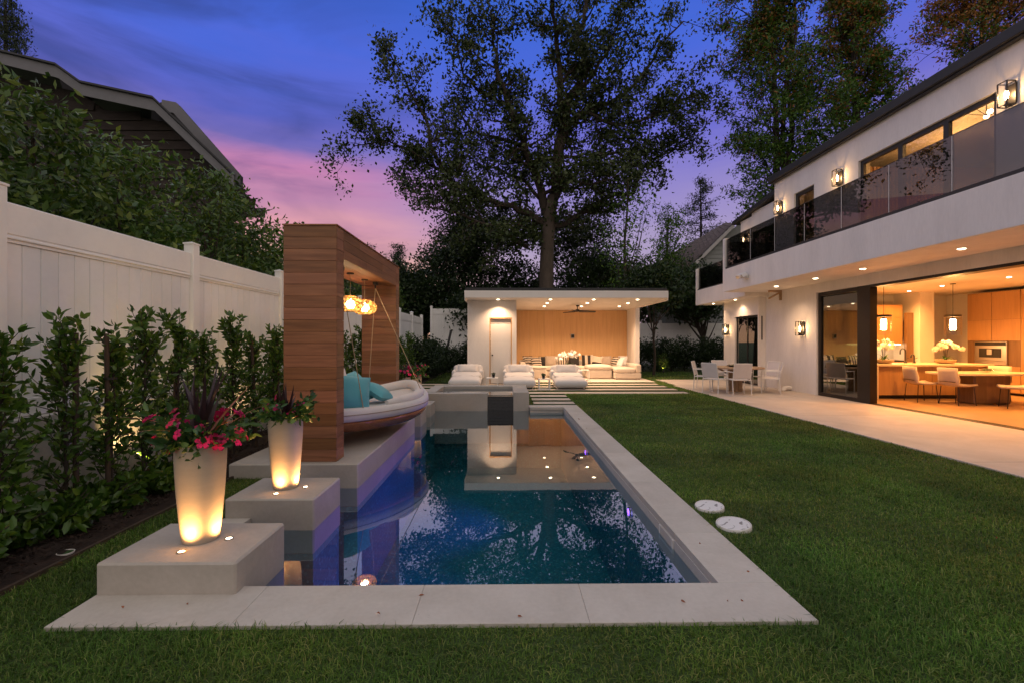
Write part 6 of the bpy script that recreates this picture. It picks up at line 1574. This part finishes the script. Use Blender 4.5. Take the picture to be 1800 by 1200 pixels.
ob('rake_trim', MB().add([A + Vector((0, -.12, -.22)), B_ + Vector((0, -.12, -.22)), B_ + Vector((0, -.12, .02)), A + Vector((0, -.12, .02)), A + Vector((0, -.02, -.22)), B_ + Vector((0, -.02, -.22)), B_ + Vector((0, -.02, .02)), A + Vector((0, -.02, .02))], [(0, 1, 2, 3), (0, 4, 5, 1), (3, 2, 6, 7), (7, 6, 5, 4)]), M['gable_trim'], nr)
for k in range(18):
    z = 3.2 + k * .24; x0 = max(9.3, 8.7 + (z + .45 - 3.9) * 1.011)
    if x0 < 13: ob('clapboard', MB().add([(x0, 26.28, z), (14, 26.28, z), (14, 26.32, z + .24), (x0, 26.32, z + .24), (x0, 26.34, z), (14, 26.34, z)], [(0, 1, 2, 3), (0, 4, 5, 1)]), M['grey_siding'], nr)
ob('wall', MB().add([(9.3, 26.35, 0), (14, 26.35, 0), (14, 26.35, 8.6), (13.1, 26.35, 7.95), (9.3, 26.35, 4.2)], [(0, 1, 2, 3, 4)]).add([(9.3, 29.6, 0), (9.3, 26.35, 0), (9.3, 26.35, 4.2), (9.3, 29.6, 5.8)], [(0, 1, 2, 3)]), M['grey_siding'], nr)

# ================================================================== grass
def grassmat(cols):
    m, t, out = nodes('grass_blade'); g = N(t, 'ShaderNodeNewGeometry')
    c = ramp(t, g.outputs['Random Per Island'], [(i / (len(cols) - 1), c) for i, c in enumerate(cols)])
    a = N(t, 'ShaderNodeTexNoise', {'Vector': g.outputs['Position'], 'Scale': 1.4, 'Detail': 4.0, 'Roughness': .6})
    b = N(t, 'ShaderNodeTexNoise', {'Vector': g.outputs['Position'], 'Scale': .55, 'Detail': 2.0})
    k = N(t, 'ShaderNodeMapRange', {0: a.outputs[0], 1: .3, 2: .7, 3: .62, 4: 1.35}).outputs[0]
    sx = N(t, 'ShaderNodeSeparateXYZ', {0: g.outputs['Position']})
    row = mth(t, 'FLOOR', mth(t, 'MULTIPLY', sx.outputs[1], 1.64)); colm = mth(t, 'FLOOR', mth(t, 'ADD', mth(t, 'MULTIPLY', sx.outputs[0], .55), mth(t, 'MULTIPLY', row, .37)))
    wn_ = N(t, 'ShaderNodeTexWhiteNoise', {'Vector': N(t, 'ShaderNodeCombineXYZ', {0: row, 1: colm}).outputs[0]})
    k = mth(t, 'MULTIPLY', k, N(t, 'ShaderNodeMapRange', {0: wn_.outputs[0], 3: .80, 4: 1.22}).outputs[0])
    c = mixc(t, 1.0, c, N(t, 'ShaderNodeCombineColor', {0: mth(t, 'MULTIPLY', k, N(t, 'ShaderNodeMapRange', {0: b.outputs[0], 1: .35, 2: .65, 3: .8, 4: 1.15}).outputs[0]), 1: k, 2: k}).outputs[0], 'MULTIPLY')
    p = N(t, 'ShaderNodeBsdfPrincipled', {'Base Color': c, 'Roughness': .6}); p.inputs['Specular IOR Level'].default_value = .3
    tr = N(t, 'ShaderNodeBsdfTranslucent', {'Color': c}); mx = N(t, 'ShaderNodeMixShader', {0: .3, 1: p.outputs[0], 2: tr.outputs[0]})
    t.links.new(mx.outputs[0], out.inputs[0]); return m
M['blade'] = grassmat([(.044, .096, .010), (.075, .158, .015), (.108, .205, .022), (.15, .23, .035), (.28, .28, .09)])
def grass_zone(x0, x1, y0, y1, dens, hgt, wid, r, exclude=()):
    n = int((x1 - x0) * (y1 - y0) * dens); x = r.uniform(x0, x1, n); y = r.uniform(y0, y1, n); keep = np.ones(n, bool)
    for (a, b, c, d) in exclude: keep &= ~((x > a) & (x < b) & (y > c) & (y < d))
    x, y = x[keep], y[keep]; n = len(x)
    ptc = .5 + .5 * np.sin(x * 1.7 + 1.3 * np.sin(y * .9)) * np.sin(y * 2.1 + .7 * np.sin(x * 1.9))
    h = hgt * r.uniform(.45, 1.25, n) * (.75 + .45 * ptc); a = r.uniform(0, 6.283, n); ln = r.uniform(.2, 1.7, n) * h; w = wid * r.uniform(.7, 1.3, n)
    dx, dy = np.cos(a), np.sin(a); b = np.column_stack([x, y, np.full(n, lz - .004)]); sd = np.column_stack([-dy, dx, np.zeros(n)]) * (w / 2)[:, None]
    mid = b + np.column_stack([dx * ln * .3, dy * ln * .3, h * .6]); tip = b + np.column_stack([dx * ln, dy * ln, h * (1 - .35 * ln / h)])
    V = np.stack([b - sd, b + sd, mid + sd * .8, mid - sd * .8, tip], 1).reshape(-1, 3)
    i = np.arange(n)[:, None] * 5; F = np.concatenate([i + [[0, 1, 2]], i + [[0, 2, 3]], i + [[3, 2, 4]]], 1).reshape(-1, 3); return V, F
r = np.random.default_rng(77); Vs, Fs, o_ = [], [], 0
pool_ex = [(OX0 - .005, OX1 + .005, OY0 - .005, 10.82), (-3.09, -1.6, 5.08, 8.27), (SX0 - .02, SX1 + .01, 10.7, SY1 + .02), (1.72, 2.0, 4.0, 4.26), (1.73, 2.02, 3.58, 3.86), (PATX - .005, 20, -6, 15.6)]
st_ex = [(-3.0, 5.38, a, b) for a, b in ((13.19, 13.67), (14.07, 14.6), (15.0, 15.46), (15.87, 16.33))] + [(.68, 1.69, a, b) for a, b in ((12.45, 12.85), (11.72, 12.12), (11.02, 11.42))] + [(-1.4, 5.6, 16.85, 20.6), (-3.0, 5.38, 13.2, 16.9), (.68, 1.69, 10.8, 13.2)]
zones = [(-3.0, 4.2, 1.7, 3.2, 9000, .042, .0042), (-3.0, 5.75, .2, 1.7, 1500, .042, .006), (4.2, 5.75, 1.7, 3.2, 5500, .042, .0045), (-3.01, -2.4, 3.2, 6, 6500, .042, .0045), (1.68, 5.75, 3.2, 5.5, 6000, .042, .005), (1.68, 5.75, 5.5, 8.5, 3600, .04, .0065), (1.68, 5.75, 8.5, 13.2, 2000, .038, .009),
         (-3.01, -2.4, 6, 11, 1200, .055, .008), (-3.0, 5.76, 10.8, 16.9, 900, .05, .011), (5.4, 6.0, 13.1, 23, 700, .05, .012), (6.0, 9, 18.0, 23, 420, .05, .014), (-3.0, -1.4, 16.9, 23, 420, .05, .014), (-2.4, -2.0, 10.7, 12.7, 900, .05, .01)]
for z_ in zones:
    V, F = grass_zone(*z_, r, pool_ex + st_ex); Vs.append(V); Fs.append(F + o_); o_ += len(V)
g = ob('grass', np_mesh('grass', np.concatenate(Vs), np.concatenate(Fs), M['blade']), None, kind='stuff'); tag(g, 'short mown grass blades covering the lawn', 'grass')

# a few fallen leaves on the stone and the grass
r = np.random.default_rng(12); n = 44
P = np.column_stack([r.uniform(-2.3, 5.6, n), r.uniform(2.0, 9.5, n), np.full(n, .012)])
P[:7, 0] = r.uniform(-2.3, 1.6, 7); P[:7, 1] = r.uniform(2.45, 2.8, 7); P[:7, 2] = .003; P[7:11, 0] = r.uniform(1.35, 1.66, 4); P[7:11, 1] = r.uniform(2.9, 9.5, 4); P[7:11, 2] = .003
P = P[~((P[:, 0] > -2.45) & (P[:, 0] < 1.32) & (P[:, 1] > 2.7))]
D = np.column_stack([r.normal(0, 1, len(P)), r.normal(0, 1, len(P)), r.uniform(.02, .25, len(P))])
V, F = leaf_quads(P, D, .028, .013, .35, 5, .02)
fl2 = ob('fallen_leaves', np_mesh('fallen_leaves', V, F, M['bronze_leaf']), None, kind='stuff'); tag(fl2, 'small dry leaves scattered on coping and lawn', 'leaves')
